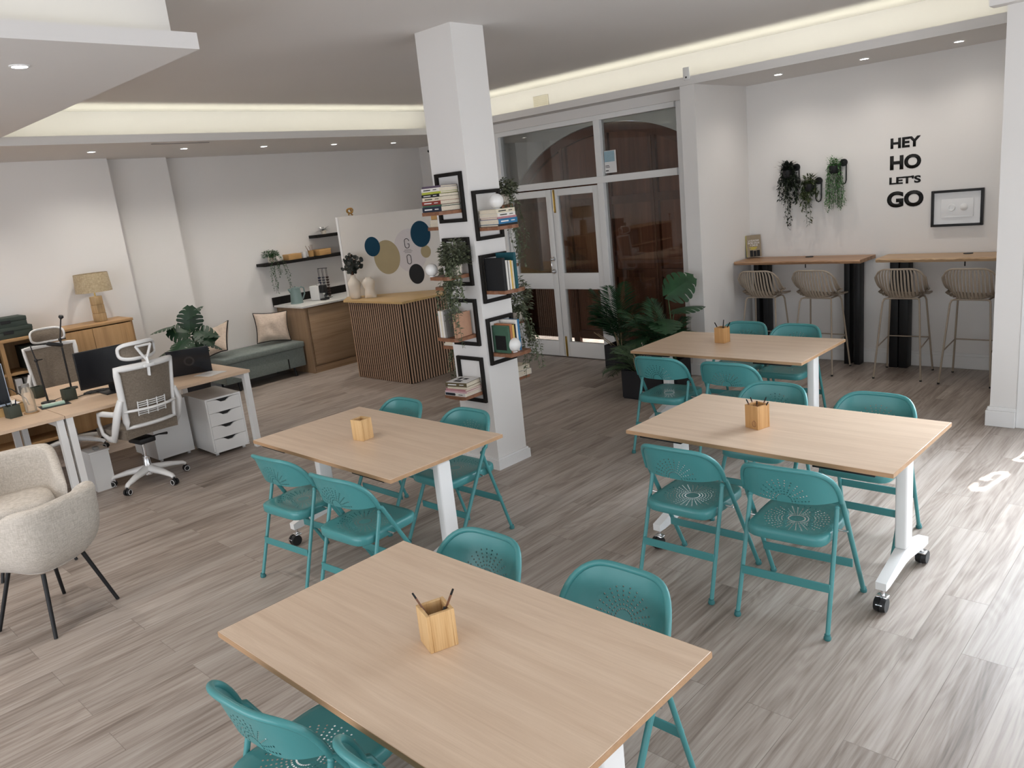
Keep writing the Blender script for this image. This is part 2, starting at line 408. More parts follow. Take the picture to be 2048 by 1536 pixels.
# walls
struct('wall_back', MB().box(XB-.1, XB, YF, 9.4, 0, ZC), M['wall'])
struct('wall_pilaster', MB().box(XB, XB+.16, 3.56, 4.30, 0, ZS+.01), M['wall'])
b = MB(); b.box(XB, -9.42, YF, 3.56, 0, ZS+.01); 
struct('wall_left', b, M['wall'])
struct('wall_bar', MB().box(-4.10, -0.9, YH, YH+.1, 0, ZC), M['wall'])
b = MB(); b.box(-4.26, -4.10, 7.09, 8.25, 0, ZS+.01); b.box(-4.44, -4.26, 7.33, 7.62, 0, ZS+.01)
struct('wall_return', b, M['wall'])
# wall above and left of the glazed door
b = MB(); b.box(-7.75, -4.26, 7.30, 7.62, 2.80, ZS+.01); b.box(-7.75, -7.36, 7.30, 7.62, 0, 2.80); b.box(-7.75, -7.65, 7.62, 8.4, 0, ZS+.01)
struct('wall_door', b, M['wall'])
struct('wall_corner', MB().box(XB, -7.75, 8.40, 8.5, 0, ZC), M['wall'])
# porch behind the glazed door : arch wall
b = MB()
acx, acz, arx, arz = -5.87, 1.55, 1.72, 1.22
outl = [(acx-arx, 0)]+[(acx-arx*cos(pi*k/40), acz+arz*sin(pi*k/40)) for k in range(41)]+[(acx+arx, 0)]
for (x0, z0), (x1, z1) in zip(outl[1:], outl[2:]):
    if x1-x0 > 1e-4: b.prism([(x0, z0), (x1, z1), (x1, ZC), (x0, ZC)], 8.02, 8.30, Matrix(((1, 0, 0, 0), (0, 0, 1, 0), (0, 1, 0, 0), (0, 0, 0, 1))))
b.box(-7.649, acx-arx, 8.02, 8.30, 0, ZC); b.box(acx+arx, -4.115, 8.02, 8.30, 0, ZC)
struct('wall_porch', b, M['porch'])
# pillar with skirting
PX0, PX1, PY0, PY1 = -4.51, -4.14, 3.98, 4.30
struct('wall_pillar', MB().box(PX0, PX1, PY0, PY1, 0, ZC), M['wall'])
b = MB(); w = .022
b.prism([(PX0-w, PY0-w), (PX1+w, PY0-w), (PX1+w, PY1+w), (PX0-w, PY1+w)], 0, .075)
b.prism([(PX0-w*.5, PY0-w*.5), (PX1+w*.5, PY0-w*.5), (PX1+w*.5, PY1+w*.5), (PX0-w*.5, PY1+w*.5)], .075, .09)
struct('baseboard_pillar', b, M['trim'])
# pier beside the entrance
struct('wall_pier', MB().box(-1.37, -1.20, 6.47, 8.25, 0, ZC), M['wall'])
b = MB(); b.box(-1.395, -1.20, 6.445, 6.47, 0, .12, .004); b.box(-1.385, -1.20, 6.455, 6.47, .12, .15, .004); b.box(-1.395, -1.37, 6.47, 8.13, 0, .13, .004)
struct('baseboard_pier', b, M['trim'])
# entrance wall with glazed opening x -1.10..2.3
b = MB(); b.box(-1.20, XR, YE+.02, YE+.22, 2.72, ZC); b.box(2.3, XR, YE+.02, YE+.22, 0, 2.72)
struct('wall_entrance', b, M['wall'])
b = MB(); b.box(XR, XR+.1, YF, 8, 2.6, ZC); b.box(XR, XR+.1, YF, -.6, 0, 2.6); b.box(XR, XR+.1, 5.4, 8, 0, 2.6); b.box(XR, XR+.1, -.6, 5.4, 0, .1)
struct('wall_right', b, M['wall'])
b = MB()
for y in (-.6, 1.4, 3.4, 5.32): b.box(XR+.02, XR+.08, y, y+.08, .1, 2.6)
struct('trim_side_window_frame', b, M['dooroff'])
b = MB(); b.box(XB, XR, YF-.1, YF, 2.6, ZC); b.box(XB, -6.4, YF-.1, YF, 0, 2.6); b.box(1.6, XR, YF-.1, YF, 0, 2.6)
struct('wall_front', b, M['wall'])
# small bulkhead over the entrance
struct('trim_entrance_bulkhead', MB().box(-1.455, XR, 6.36, 6.49, 2.94, ZC), M['wall'])

# soffits: slab, upstand lip, riser
def cove(name, slab, lip, riser):
    b = MB()
    b.box(*slab); b.box(*lip)
    struct(name+'_soffit', b, M['ceil'])
    struct(name+'_riser', MB().box(*riser), M['ceil'])
LX, LY = -7.90, 7.065
b = MB(); b.prism([(XB, 2.0), (LX, 2.0), (LX, LY), (-1.37, LY), (-1.37, 8.3), (-7.70, 8.3), (-7.70, 8.45), (XB, 8.45)], ZS, ZS+.02)
b.box(LX-.015, LX, 2.0, LY, ZS+.0201, ZS+.075); b.box(LX-.015, -1.37, LY, LY+.015, ZS+.0201, ZS+.075)
struct('trim_cove_soffit', b, M['ceil'])
b = MB(); b.box(XB, LX-.36, 1.98, 8.3, ZS+.02, ZC); b.box(LX-.36, -1.37, LY+.37, 8.3, ZS+.02, ZC)
struct('trim_cove_riser', b, M['ceil'])
b = MB(); b.box(XB, -3.84, -2.6, 1.995, ZS, ZS+.02); b.box(-3.855, -3.84, -2.6, 1.995, ZS+.0201, ZS+.075)
struct('trim_island_soffit', b, M['ceil'])
struct('trim_island_riser', MB().box(XB, -4.07, -2.6, 1.98, ZS+.02, ZC), M['ceil'])
# skirtings
b = MB(); b.box(-4.10, -1.395, YH-.018, YH, 0, .12, .004); b.box(-4.10, -1.395, YH-.011, YH, .12, .15, .003)
struct('baseboard_bar', b, M['trim'])
b = MB(); b.box(-4.10, -4.082, 7.09, 8.13, 0, .12, .004); b.box(-4.28, -4.082, 7.072, 7.09, 0, .12, .004)
struct('baseboard_return', b, M['trim'])
struct('baseboard_back', MB().box(XB, XB+.018, 4.30, 7.3, 0, .1, .004), M['trim'])

# ---- glazed door screen at YD
def rectframe(b, x0, x1, z0, z1, w, y0, y1, bev=.004):
    b.box(x0, x0+w, y0, y1, z0, z1, bev); b.box(x1-w, x1, y0, y1, z0, z1, bev)
    b.box(x0+w, x1-w, y0, y1, z0, z0+w, bev); b.box(x0+w, x1-w, y0, y1, z1-w, z1, bev)
y0, y1 = YD-.035, YD+.045
b = MB()
b.box(-4.45, -4.40, y0-.01, y1, 0, 2.80, .004); b.box(-4.475, -4.45, YD-.02, y1, 0, 2.80, .003)
b.box(-7.12, -7.00, y0-.01, y1, 0, 2.80, .004); b.box(-7.45, -7.36, y0-.01, y1, 0, 2.80, .004)
b.box(-5.52, -5.435, y0-.01, y1, 0, 2.75, .004)
b.box(-7.36, -4.475, y0-.015, y1, 2.745, 2.80, .004)
b.box(-7.36, -4.475, YD-.06, YD-.045, 2.83, 2.845, .003)
b.box(-7.00, -4.475, y0-.015, y1, 2.07, 2.145, .004)
b.box(-5.435, -4.475, y0-.005, y1, 0, .11, .004)
b.box(-7.36, -7.12, y0-.005, y1, 0, .6, .004)
struct('trim_door_screen', b, M['dooroff'])
def pane(name, x0, x1, z0, z1, lab):
    o = struct(name, MB().box(x0, x1, YD+.005, YD+.011, z0, z1), M['glass']); o['label'] = lab
pane('window_1', -7.00, -5.52, 2.145, 2.745, 'transom pane above the double door')
pane('window_2', -5.435, -4.475, 2.145, 2.745, 'transom pane with a paper notice in its corner')
pane('window_3', -5.435, -4.475, .11, 2.07, 'tall fixed pane right of the double door')
pane('window_4', -7.36, -7.12, .6, 2.745, 'narrow sidelight pane left of the double door')
def leafdoor(name, x0, x1, lab):
    b = MB(); st = .085
    a0, a1 = YD-.025, YD+.03
    b.box(x0, x0+st, a0, a1, .012, 2.055, .004); b.box(x1-st, x1, a0, a1, .012, 2.055, .004)
    b.box(x0+st, x1-st, a0, a1, 1.975, 2.055, .004); b.box(x0+st, x1-st, a0, a1, .86, 1.055, .004); b.box(x0+st, x1-st, a0, a1, .012, .20, .004)
    d = struct(name, b, M['dooroff'], smooth=True); d['label'] = lab
    MB().box(x0+st-.005, x1-st+.005, YD, YD+.006, 1.05, 1.98).build('glass_pane', M['glass'], d, smooth=False)
    MB().box(x0+st-.005, x1-st+.005, YD, YD+.006, .195, .865).build('glass_pane', M['glass'], d, smooth=False)
    return d
d1 = leafdoor('door_1', -6.985, -6.235, 'left leaf of the white glazed double door, half hidden by the pillar')
d2 = leafdoor('door_2', -6.225, -5.525, 'right leaf of the white glazed double door with brass bolts')
for z0, z1 in ((1.78, 2.05), (.012, .27)):
    b = MB(); b.box(-6.20, -6.175, YD-.035, YD-.024, z0, z1, .003); b.tube([(-6.1875, YD-.042, z0+.02), (-6.1875, YD-.042, z1-.02)], .006, 8)
    tag(b.build('bolt', M['brass'], d2), 'brass flush bolt')
b = MB()
for z in (1.08, 1.23): b.sphere((-6.275, YD-.06, z), .022, 14, 10); b.cone((-6.275, YD-.045, z), (-6.275, YD-.02, z), .03, .03, 16)
b.tube([(-6.275, YD-.06, 1.08), (-6.275, YD-.075, 1.10), (-6.275, YD-.075, 1.21), (-6.275, YD-.06, 1.23)], .006, 8)
tag(b.build('door_handle', M['chrome'], d1), 'chrome pull handle')
b = MB(); b.box(-7.00, -6.72, YD-.055, YD-.03, 2.09, 2.13, .006); b.build('door_closer', M['dooroff'], d1)
# timber gate in the arch
g = empty('timber_gate', 'reddish-brown arched timber gate seen through the glazed door', 'gate', (acx, 8.0, 0))
T0 = Matrix(((1, 0, 0, 0), (0, 0, 1, 0), (0, 1, 0, 0), (0, 0, 0, 1)))
def archpoly(rx, rz, x0, x1, z0, n=24):
    pts = [(x0, z0), (x1, z0)]
    for k in range(n+1):
        x = x1+(x0-x1)*k/n
        pts.append((x, acz+rz*sqrt(max(0, 1-(x/rx)**2))))
    return pts
b = MB(); b.prism(archpoly(arx-.01, arz-.01, -arx+.02, arx-.02, .07), .10, .13, T0); b.build('board_panel', M['timber'], g, smooth=False)
b = MB()
for k in range(40):
    a0, a1 = pi*k/40, pi*(k+1)/40
    f = lambda a, s: (-(arx-.005-s)*cos(a), acz+(arz-.005-s)*sin(a))
    b.prism([f(a0, 0), f(a1, 0), f(a1, .11), f(a0, .11)], .04, .10, T0)
b.box(-arx+.005, -arx+.115, .04, .10, .02, acz); b.box(arx-.115, arx-.005, .04, .10, .02, acz)
b.build('arch_frame', M['timberd'], g, smooth=False)
b = MB()
for x in (-.72, -.05, .62): b.box(x-.05, x+.05, .05, .099, .02, acz+(arz-.1)*sqrt(1-(x/arx)**2)-.02)
for z in (.14, .95, 1.85):
    for x0, x1 in ((-1.60, -.77), (-.67, -.10), (0, .57), (.67, 1.60)): b.box(x0, x1, .06, .099, z-.05, z+.05)
b.build('rail', M['timberd'], g, smooth=False)
b = MB()
for x in (-.72, .62): b.tube([(x, .035, .5), (x, .035, 2.55)], .012, 8)
b.build('bolt_rod', M['timberd'], g)
# notice on the transom
n = empty('paper_notice', 'white and pale blue paper notice stuck inside the transom pane', 'notice', (-5.345, YD-.002, 2.29))
box('sheet', -.08, .08, -.002, 0, -.12, .12, M['paper'], n)
box('printed_block', -.078, .06, -.0035, -.0021, 0, .115, colr('pale_blue_ink', 150, 178, 190), n)
b = MB(); b.box(-.07, -.02, -.0035, -.0021, -.045, -.038); b.box(-.07, -.01, -.0035, -.0021, -.06, -.054); b.box(-.07, -.03, -.0035, -.0021, -.1, -.09); b.build('printed_lines', M['ink'], n, smooth=False)

# entrance glazing (out of frame to the right): frame, glass with frosted lettered film
b = MB()
b.box(-1.20, -1.10, YE-.005, YE+.12, 0, 2.72, .005); b.box(2.2, 2.3, YE-.005, YE+.12, 0, 2.72, .005); b.box(-1.10, 2.2, YE, YE+.12, 2.62, 2.72, .005); b.box(.5, .58, YE, YE+.12, .05, 2.62, .005); b.box(-1.10, 2.2, YE, YE+.12, 0, .05, .005)
struct('trim_entrance_frame', b, M['dooroff'])
# frame for the unseen window opening invented behind the camera
b = MB()
for x in (-6.4, -3.8, -1.1, 1.52): b.box(x, x+.08, YF-.08, YF, 0, 2.6)
b.box(-6.4, 1.6, YF-.08, YF, 0, .08); b.box(-6.4, 1.6, YF-.08, YF, 2.52, 2.6)
struct('trim_added_window_frame', b, M['dooroff'])

# ---- small fixtures
def downlight(x, y, label):
    t = empty('downlight', label, 'ceiling light', (x, y, ZS), 0, 'recessed ceiling downlights')
    b = MB(); b.lathe([(.034, 0), (.046, 0), (.046, -.004), (.036, -.006), (.034, 0)], 24); b.build('trim_ring', M['whitem'], t)
    b = MB(); b.lathe([(0, -.0015), (.033, -.0015), (.033, -.0003), (0, -.0003)], 20); b.build('lens', M['ledw'], t, smooth=False)
    return t
DL = [(-8.63, 3.13, 'lit downlight in the soffit above the jute lamp'), (-8.61, 4.08, 'lit downlight in the soffit above the seat of the bench, second from the left wall'),
      (-8.67, 5.08, 'lit downlight in the soffit above the kitchen shelf'), (-8.71, 6.10, 'lit downlight in the soffit above the printed partition'),
      (-8.79, 7.13, 'lit downlight in the soffit near the far corner, beside the pillar edge'), (-3.49, 7.60, 'lit downlight in the soffit above the wall plants'),
      (-2.71, 7.64, 'lit downlight in the soffit above the lettering on the bar wall'), (-1.96, 7.66, 'lit downlight in the soffit closest to the right-hand pier'),
      (-4.41, 1.36, 'lit downlight in the lowered ceiling at the upper left corner')]
for x, y, l in DL: downlight(x, y, l)
v = empty('air_vent', 'beige rectangular grille on the lit cove wall above the double door', 'vent', (-6.33, LY+.37, 3.08))
box('frame', -.115, .115, -.012, 0, -.06, .06, flat('beige_vent_plastic', srgb(206, 200, 186), .5), v, .003)
b = MB()
for k in range(5): b.box(-.10, .10, -.016, -.0121, -.045+k*.02, -.037+k*.02)
b.build('louvre', flat('beige_louvre_plastic', srgb(196, 190, 176), .5), v, smooth=False)
v = empty('wall_sensor', 'small white sensor box on the lip of the cove above the door pier', 'sensor', (-4.155, LY-.001, 3.0))
box('housing', -.035, .035, -.02, 0, -.055, .06, M['whitep'], v, .006); box('lens', -.008, .008, -.023, -.0205, -.04, -.025, M['black'], v)
v = empty('security_camera', 'small white and black security camera under the soffit beside the pillar', 'camera', (XB, 8.0-.62, 2.87))
v.location = (-9.46, 8.385, 2.835)
box('mount', -.03, .03, -.02, .015, .02, .05, M['whitep'], v, .004)
b = MB(); b.cone((0, -.005, 0), (.03, -.07, -.02), .028, .026, 16); b.build('camera_body', M['whitep'], v)
b = MB(); b.cone((.03, -.0705, -.02), (.032, -.075, -.0215), .018, .018, 14); b.build('lens', M['black'], v)
v = empty('air_slot', 'dark narrow air slot in the soffit above the bench', 'vent', (-8.06, 3.8, ZS))
MB().box(-.012, .012, -.3, .3, -.006, 0, .002).build('slot_frame', flat('grey_slot', (.25, .24, .23, 1), .6), v, smooth=False)
# ------------------------------------------------------------------ flip-top tables
def make_table(label):
    t = empty('folding_table', label, 'table', (0, 0, 0), 0, 'beech flip-top tables')
    box('tabletop', -.70, .70, -.4035, .4035, .718, .740, M['beech'], t, .0015, 1)
    b = MB(); e = .0012
    b.box(-.70-e, .70+e, -.4035-e, -.4035, .7185, .7385); b.box(-.70-e, .70+e, .4035, .4035+e, .7185, .7385)
    b.box(-.70-e, -.70, -.4035, .4035, .7185, .7385); b.box(.70, .70+e, -.4035, .4035, .7185, .7385)
    tag(b.build('edge_band', M['edge'], t, smooth=False), 'darker wood edge band')
    b = MB(); b.tube([(-.60, .0, .655), (.60, .0, .655)], .022, 12); b.build('crossbar', M['whitem'], t)
    for x0, x1 in ((-.62, -.36), (.34, .62)): tag(box('flip_lever', x0, x1, -.392, -.362, .704, .7175, M['black'], t, .002), 'black flip lever under the edge')
    for sx in (-1, 1):
        x = sx*.615
        b = MB(); b.box(x-.027, x+.027, -.046, .046, .2155, .690, .010, 3); b.build('column', M['whitem'], t)
        b = MB(); b.box(x-.028, x+.028, -.24, .24, .6905, .7175, .004); b.build('top_bracket', M['whitem'], t)
        b = MB()
        P = [(-.295, .112), (-.245, .112), (-.03, .140), (.03, .140), (.245, .112), (.295, .112), (.295, .150), (.050, .215), (-.050, .215), (-.295, .150)]
        b.prism(P, x-.024, x+.024, Matrix(((0, 0, 1, 0), (1, 0, 0, 0), (0, 1, 0, 0), (0, 0, 0, 1))))
        tag(b.build('foot', M['whitem'], t, smooth=True, ang=30), 'angled white foot')
        for sy in (-1, 1):
            y = sy*.27
            b = MB(); b.cone((x, y, .075), (x, y, .1115), .009, .009, 10); b.box(x-.026, x+.026, y-.022, y+.022, .064, .078, .006)
            c = b.build('castor', M['chrome'], t)
            for q in (-1, 1):
                w = MB(); w.cone((x+q*.004, y+.018*sy, .038), (x+q*.026, y+.018*sy, .038), .038, .033, 22); w.build('wheel', M['black'], c)
            if sy < 0:
                w = MB(); w.box(x-.016, x+.016, y-.055, y-.022, .044, .052, .004); w.build('brake_lever', M['chrome'], c)
    return t
TB = [(-1.740, 1.351, -.1, 'front beech-topped table closest to the camera, cut off by the bottom edge'),
      (-3.761, 2.592, -.6, 'beech-topped table in front of the white pillar'),
      (-1.745, 3.742, -1.0, 'beech-topped table at right whose white end leg and castors stand in the daylight'),
      (-2.916, 5.482, .5, 'rearmost beech-topped table near the door plants and bar stools')]
t0 = make_table(TB[0][3])
for i, (x, y, a, l) in enumerate(TB):
    t = t0 if i == 0 else copy_tree(t0)
    t.location = (x, y, 0); t.rotation_euler = (0, 0, RAD(a)); t['label'] = l

# ------------------------------------------------------------------ folding chairs
def make_chair():
    t = empty('folding_chair', '', 'chair', (0, 0, 0), 0, 'teal folding chairs')
    W = .222
    def yb(x, z): return -.225+.086*(abs(x)/W)**3.6+(.77-z)*.30
    def ztop(x): return .600+.170*max(0.0, 1-(abs(x)/W)**5.2)**(1/2.2)
    def zbot(x): return .606-.012*(1-(x/W)**2)
    # pressed back panel
    def f(u, v):
        x = (-1+2*u)*(W-.004); zt = max(ztop(x)-.006, zbot(x)+.004); z = zbot(x)+(zt-zbot(x))*v
        return Vector((x, yb(x, z)+.010*sin(pi*v)*0-0.0, z))
    MB().surf(f, 36, 10, .0035).build('backrest', M['tealback'], t, ang=60)
    # front frame : one bent tube over the back and down to the front feet
    pts = []
    fy, fz = .245, .012
    for k in range(9):
        a = k/8; pts.append((-.224+.002*a, fy+(-.072-fy)*a, fz+(.594-fz)*a))
    arc = [(-W*cos(pi*k/28)) for k in range(29)]
    th = []
    for k in range(29):
        x = -W*cos(pi*k/28)
        x = math.copysign(abs(x), x); z = ztop(x); th.append((x, yb(x, z), z))
    pts += th
    for k in range(9):
        a = 1-k/8; pts.append((.224-.002*a, fy+(-.072-fy)*a, fz+(.594-fz)*a))
    b = MB(); b.tube(pts, .0118, 10); tag(b.build('front_frame', M['teal'], t, ang=80), 'bent tube over the back down to the front feet')
    # rear frame
    for s in (-1, 1):
        b = MB(); b.tube([(s*.200, -.072, .565), (s*.201, -.085, .52), (s*.209, -.24, .03), (s*.209, -.245, .012)], .0105, 10)
        b.sphere((s*.200, -.072, .565), .0125, 10, 8)
        b.build('rear_leg', M['teal'], t, ang=80)
    b = MB(); b.box(-.205, .205, -.195, -.187, .200, .242, .002, 1); b.build('rear_crossbar', M['teal'], t)
    b = MB(); b.box(-.216, .216, .098, .106, .195, .237, .002, 1); b.build('front_crossbar', M['teal'], t)
    for s, y in ((-1, -.2465), (1, -.2465), (-1, .2465), (1, .2465)):
        x = s*(.2095 if y < 0 else .2245)
        b = MB(); b.lathe([(0, 0), (.0145, 0), (.0165, .005), (.0165, .012), (.013, .018), (.0135, .026), (0, .026)], 14, (x, y, 0)); b.build('foot_cap', M['tealfoot'], t)
    # pressed seat pan with turned-down rim
    hx, y0, y1, rr = .190, -.205, .205, .055
    def outline(k, n, ins, z):
        # rounded rectangle parameterised by angle
        a = 2*pi*k/n; c, s = cos(a), sin(a); e = 6.5
        q = (abs(c)**e+abs(s)**e)**(-1/e)
        hxx = hx*(1.0 if s > 0 else .985)
        return Vector((c*q*(hxx-ins), (y0+y1)/2+s*q*((y1-y0)/2-ins), z))
    n = 56
    b = MB(); rings = []
    prof = [(.006, .410), (0, .418), (0, .440), (.001, .452), (.008, .459), (.030, .459), (.06, .455), (.10, .4525), (.14, .4515)]
    for ins, z in prof: rings.append([b.bm.verts.new(outline(k, n, ins, z+.012*((outline(k, n, ins, z).y+.2)/.4)*0)) for k in range(n)])
    for A, B in zip(rings, rings[1:]):
        for k in range(n): b.bm.faces.new((A[k], A[(k+1) % n], B[(k+1) % n], B[k]))
    cv = b.bm.verts.new((0, 0, .4515))
    for k in range(n): b.bm.faces.new((rings[-1][k], rings[-1][(k+1) % n], cv))
    b.build('seat', M['tealseat'], t, ang=50)
    for s in (-1, 1):
        b = MB(); b.cone((s*.191, -.03, .437), (s*.234, -.03, .437), .005, .005, 10); tag(b.build('hinge_bolt', M['chrome'], t), 'steel hinge bolt')
    return t
CH = [(-1.995, .985, 5, 'teal folding chair at lower left, whole backrest in view, at the front table'),
      (-1.455, 1.06, 2, 'teal folding chair at the bottom edge showing only its backrest end at the front table'),
      (-2.105, 1.72, 182, 'teal folding chair behind the front table, left of the two tucked under it'),
      (-1.485, 1.765, 180, 'teal folding chair behind the front table, right of the two tucked under it'),
      (-3.97, 2.21, 5, 'teal folding chair at the near left of the table in front of the pillar'),
      (-3.35, 2.20, 4, 'teal folding chair at the near right of the table in front of the pillar'),
      (-4.155, 2.98, 180, 'teal folding chair behind the pillar-side table, only its back top above the table'),
      (-3.515, 2.98, 180, 'teal folding chair tucked in right beside the foot of the white pillar'),
      (-2.03, 3.33, 1, 'teal folding chair at the near left of the right-hand table'),
      (-1.47, 3.32, 4, 'teal folding chair at the near right of the right-hand table, in the daylight'),
      (-2.07, 4.20, 180, 'teal folding chair behind the right-hand table, beside its pencil box'),
      (-1.47, 4.18, 180, 'teal folding chair behind the right-hand table, at its right end by the bright floor'),
      (-3.22, 5.01, 2, 'teal folding chair at the rear table, in front of the dark planters'),
      (-2.65, 5.01, 2, 'teal folding chair before the rear table, partly hidden by the right-hand table'),
      (-3.175, 6.00, 180, 'teal folding chair behind the rear table, just right of its pencil box'),
      (-2.71, 5.98, 180, 'teal folding chair behind the rear table, right end, under the bar stools')]
c0 = make_chair()
for i, (x, y, a, l) in enumerate(CH):
    c = c0 if i == 0 else copy_tree(c0)
    c.location = (x, y, 0); c.rotation_euler = (0, 0, RAD(a)); c['label'] = l

# ------------------------------------------------------------------ pencil boxes
def pen_box(label, x, y, rz, mat, w=.082, h=.112, wall=.011, logo=False):
    t = empty('pencil_box', label, 'pencil holder', (x, y, .740), rz, 'wooden pencil boxes')
    a = w/2
    b = MB()
    b.box(-a, a, -a, -a+wall, 0, h, .0015, 1); b.box(-a, a, a-wall, a, 0, h, .0015, 1)
    b.box(-a, -a+wall, -a+wall, a-wall, 0, h, .0015, 1); b.box(a-wall, a, -a+wall, a-wall, 0, h, .0015, 1)
    b.build('box_walls', mat, t)
    box('box_floor', -a+wall, a-wall, -a+wall, a-wall, .0, .012, M['boxin'], t)
    if logo:
        m = MB(); m.tube([(.018+.012*cos(k*pi/8), -a-.0004, .03+.016*sin(k*pi/8)) for k in range(16)], .0012, 5, closed=True); m.tube([(.018, -a-.0004, .016), (.018, -a-.0004, .05)], .0011, 5); m.build('burnt_mark', M['board'], t)
    return t
def pencil(box_xyz, rz, dx, dy, lx, ly, L, mat, label, r=.0036):
    """pencil standing in a box, foot at (dx,dy), top at (lx,ly)"""
    t = empty('pencil', label, 'pencil', box_xyz, rz)
    p0 = Vector((dx, dy, .015)); d = (Vector((lx, ly, .112))-Vector((dx, dy, .012))).normalized()
    b = MB(); b.tube([p0, p0+d*(L-.02)], r, 6); b.build('shaft', mat, t)
    b = MB(); b.tube([p0+d*(L-.02), p0+d*L], [r*1.02, r*.9], 6); b.build('end_cap', M['ink'], t)
    return t
PW = wood('dark_pencil_wood', srgb(92, 58, 40), srgb(128, 88, 64), 2, 40)
pen_box('pine pencil box on the front table, holding two splayed pencils', -1.745, 1.335, RAD(-20), M['penbox'], .092, .124, .012)
B1 = (-1.745, 1.335, .740)
pencil(B1, RAD(-20), .01, .01, -.020, -.030, .175, PW, 'slim brown pencil leaning left out of the front pine box')
pencil(B1, RAD(-20), -.01, -.01, .014, .031, .18, PW, 'slim brown pencil leaning right out of the front pine box')
t = empty('marker_pen', 'short black marker sunk in the right corner of the front pine box', 'pen', B1, RAD(-20))
b = MB(); b.tube([(.01, .0, .014), (.027, .020, .118)], .0065, 8); b.build('barrel', M['ink'], t)
b = MB(); b.tube([(.0272, .0202, .1185), (.029, .0222, .127)], .005, 8); b.build('cap', M['black'], t)
pen_box('pine pencil box standing empty on the table in front of the pillar', -3.79, 2.55, RAD(7), M['penbox'], .088, .126, .012)
pen_box('bamboo pencil box on the right-hand table, crowded with pencils', -1.845, 3.685, RAD(-16), M['penbox2'], .088, .126, .011, logo=True)
B3 = (-1.845, 3.685, .740)
for dx, dy, lx, ly, L, l in ((.01, 0, -.038, .01, .15, 'leftmost pencil leaning out of the bamboo box on the right-hand table'), (0, .01, -.02, -.03, .155, 'dark pencil standing second from left in the right-hand bamboo box'), (-.01, -.01, .01, .034, .155, 'brown pencil standing in the middle of the right-hand bamboo box'),
                           (-.01, .01, .018, -.02, .15, 'brown pencil in front of the middle one in the right-hand bamboo box'), (-.02, 0, .038, .02, .148, 'rightmost pencil leaning out of the right-hand bamboo box')):
    pencil(B3, RAD(-16), dx, dy, lx, ly, L, PW, l)
pen_box('bamboo pencil box on the rear table near the plants', -3.06, 5.555, RAD(-3), M['penbox2'], .088, .122, .011)
B4 = (-3.06, 5.555, .740)
for dx, dy, lx, ly, L, l in ((.02, 0, -.04, .0, .165, 'black pencil leaning left out of the rear bamboo box'), (0, 0, .005, .01, .165, 'black pencil upright in the rear bamboo box'), (-.02, 0, .038, .01, .17, 'black pencil leaning right out of the rear bamboo box')):
    pencil(B4, RAD(-3), dx, dy, lx, ly, L, M['ink'], l, .0045)
# ------------------------------------------------------------------ bar counters on the bar wall
def live_edge(x0, x1, y0, y1, z0, z1, amp, seed, rough_end=None):
    """slab along x whose front (y0) edge is wavy"""
    r = random.Random(seed); n = 40; b = MB()
    rows = []
    ph = [r.uniform(0, 6) for _ in range(4)]
    for i in range(n+1):
        u = i/n; x = x0+(x1-x0)*u
        w = amp*(sin(u*9+ph[0])*.5+sin(u*23+ph[1])*.3+sin(u*47+ph[2])*.2)
        if rough_end == 'l' and u < .3: w += amp*1.4*abs(sin(u*38+1))*(.3-u)/.3
        rows.append((x, y0+w, r.uniform(-.004, .004), r.uniform(.004, .016)))
    g = []
    for x, y, dz, ch in rows:
        g.append([b.bm.verts.new(p) for p in ((x, y1, z1), (x, y+ch, z1), (x, y, z1-.012+dz), (x, y+.006+ch*.6, z0), (x, y1, z0))])
    for A, B in zip(g, g[1:]):
        for k in range(5): b.bm.faces.new((A[k], A[(k+1) % 5], B[(k+1) % 5], B[k]))
    b.bm.faces.new(g[0]); b.bm.faces.new(g[-1][::-1])
    return b
ZT = 1.105
t = empty('bar_counter', 'left live-edge wooden bar counter carrying the propped-up book', 'bar counter', (-3.42, 7.93, 0), 0, 'live-edge bar counters on the white wall')
live_edge(-.665, .65, -.21, .212, ZT-.034, ZT, .010, 3).build('slab_top', M['slab'], t, ang=25)
for x, lab in ((-.50, None), (.47, None)):
    for d in (-.05, .05):
        b = MB(); b.box(x+d-.028, x+d+.028, .07, .19, 0, ZT-.0365, .004); b.build('leg', M['blackm'], t)
b = MB(); b.cone((0.02, .12, ZT), (0.02, .12, ZT+.006), .04, .04, 20); b.build('cable_grommet', M['black'], t)
b = MB(); b.cone((0.02, .02, ZT-.0350), (0.02, .02, ZT-.10), .006, .006, 8); b.build('bag_hook', M['black'], t)
t = empty('bar_counter', 'right live-edge wooden bar counter with a knotty rough left end', 'bar counter', (-2.05, 7.93, 0), 0, 'live-edge bar counters on the white wall')
live_edge(-.60, .62, -.17, .212, ZT-.036, ZT, .012, 8, 'l').build('slab_top', M['slablight'], t, ang=25)
for x in (-.455, .5):
    for d in (-.045, .045):
        b = MB(); b.box(x+d-.040, x+d+.040, .07, .20, 0, ZT-.0365, .004); b.build('leg', M['blackm'], t)
b = MB(); b.cone((.12, .12, ZT), (.12, .12, ZT+.006), .04, .04, 20); b.build('cable_grommet', M['black'], t)
b = MB(); b.cone((.12, .02, ZT-.0370), (.12, .02, ZT-.10), .006, .006, 8); b.build('bag_hook', M['black'], t)

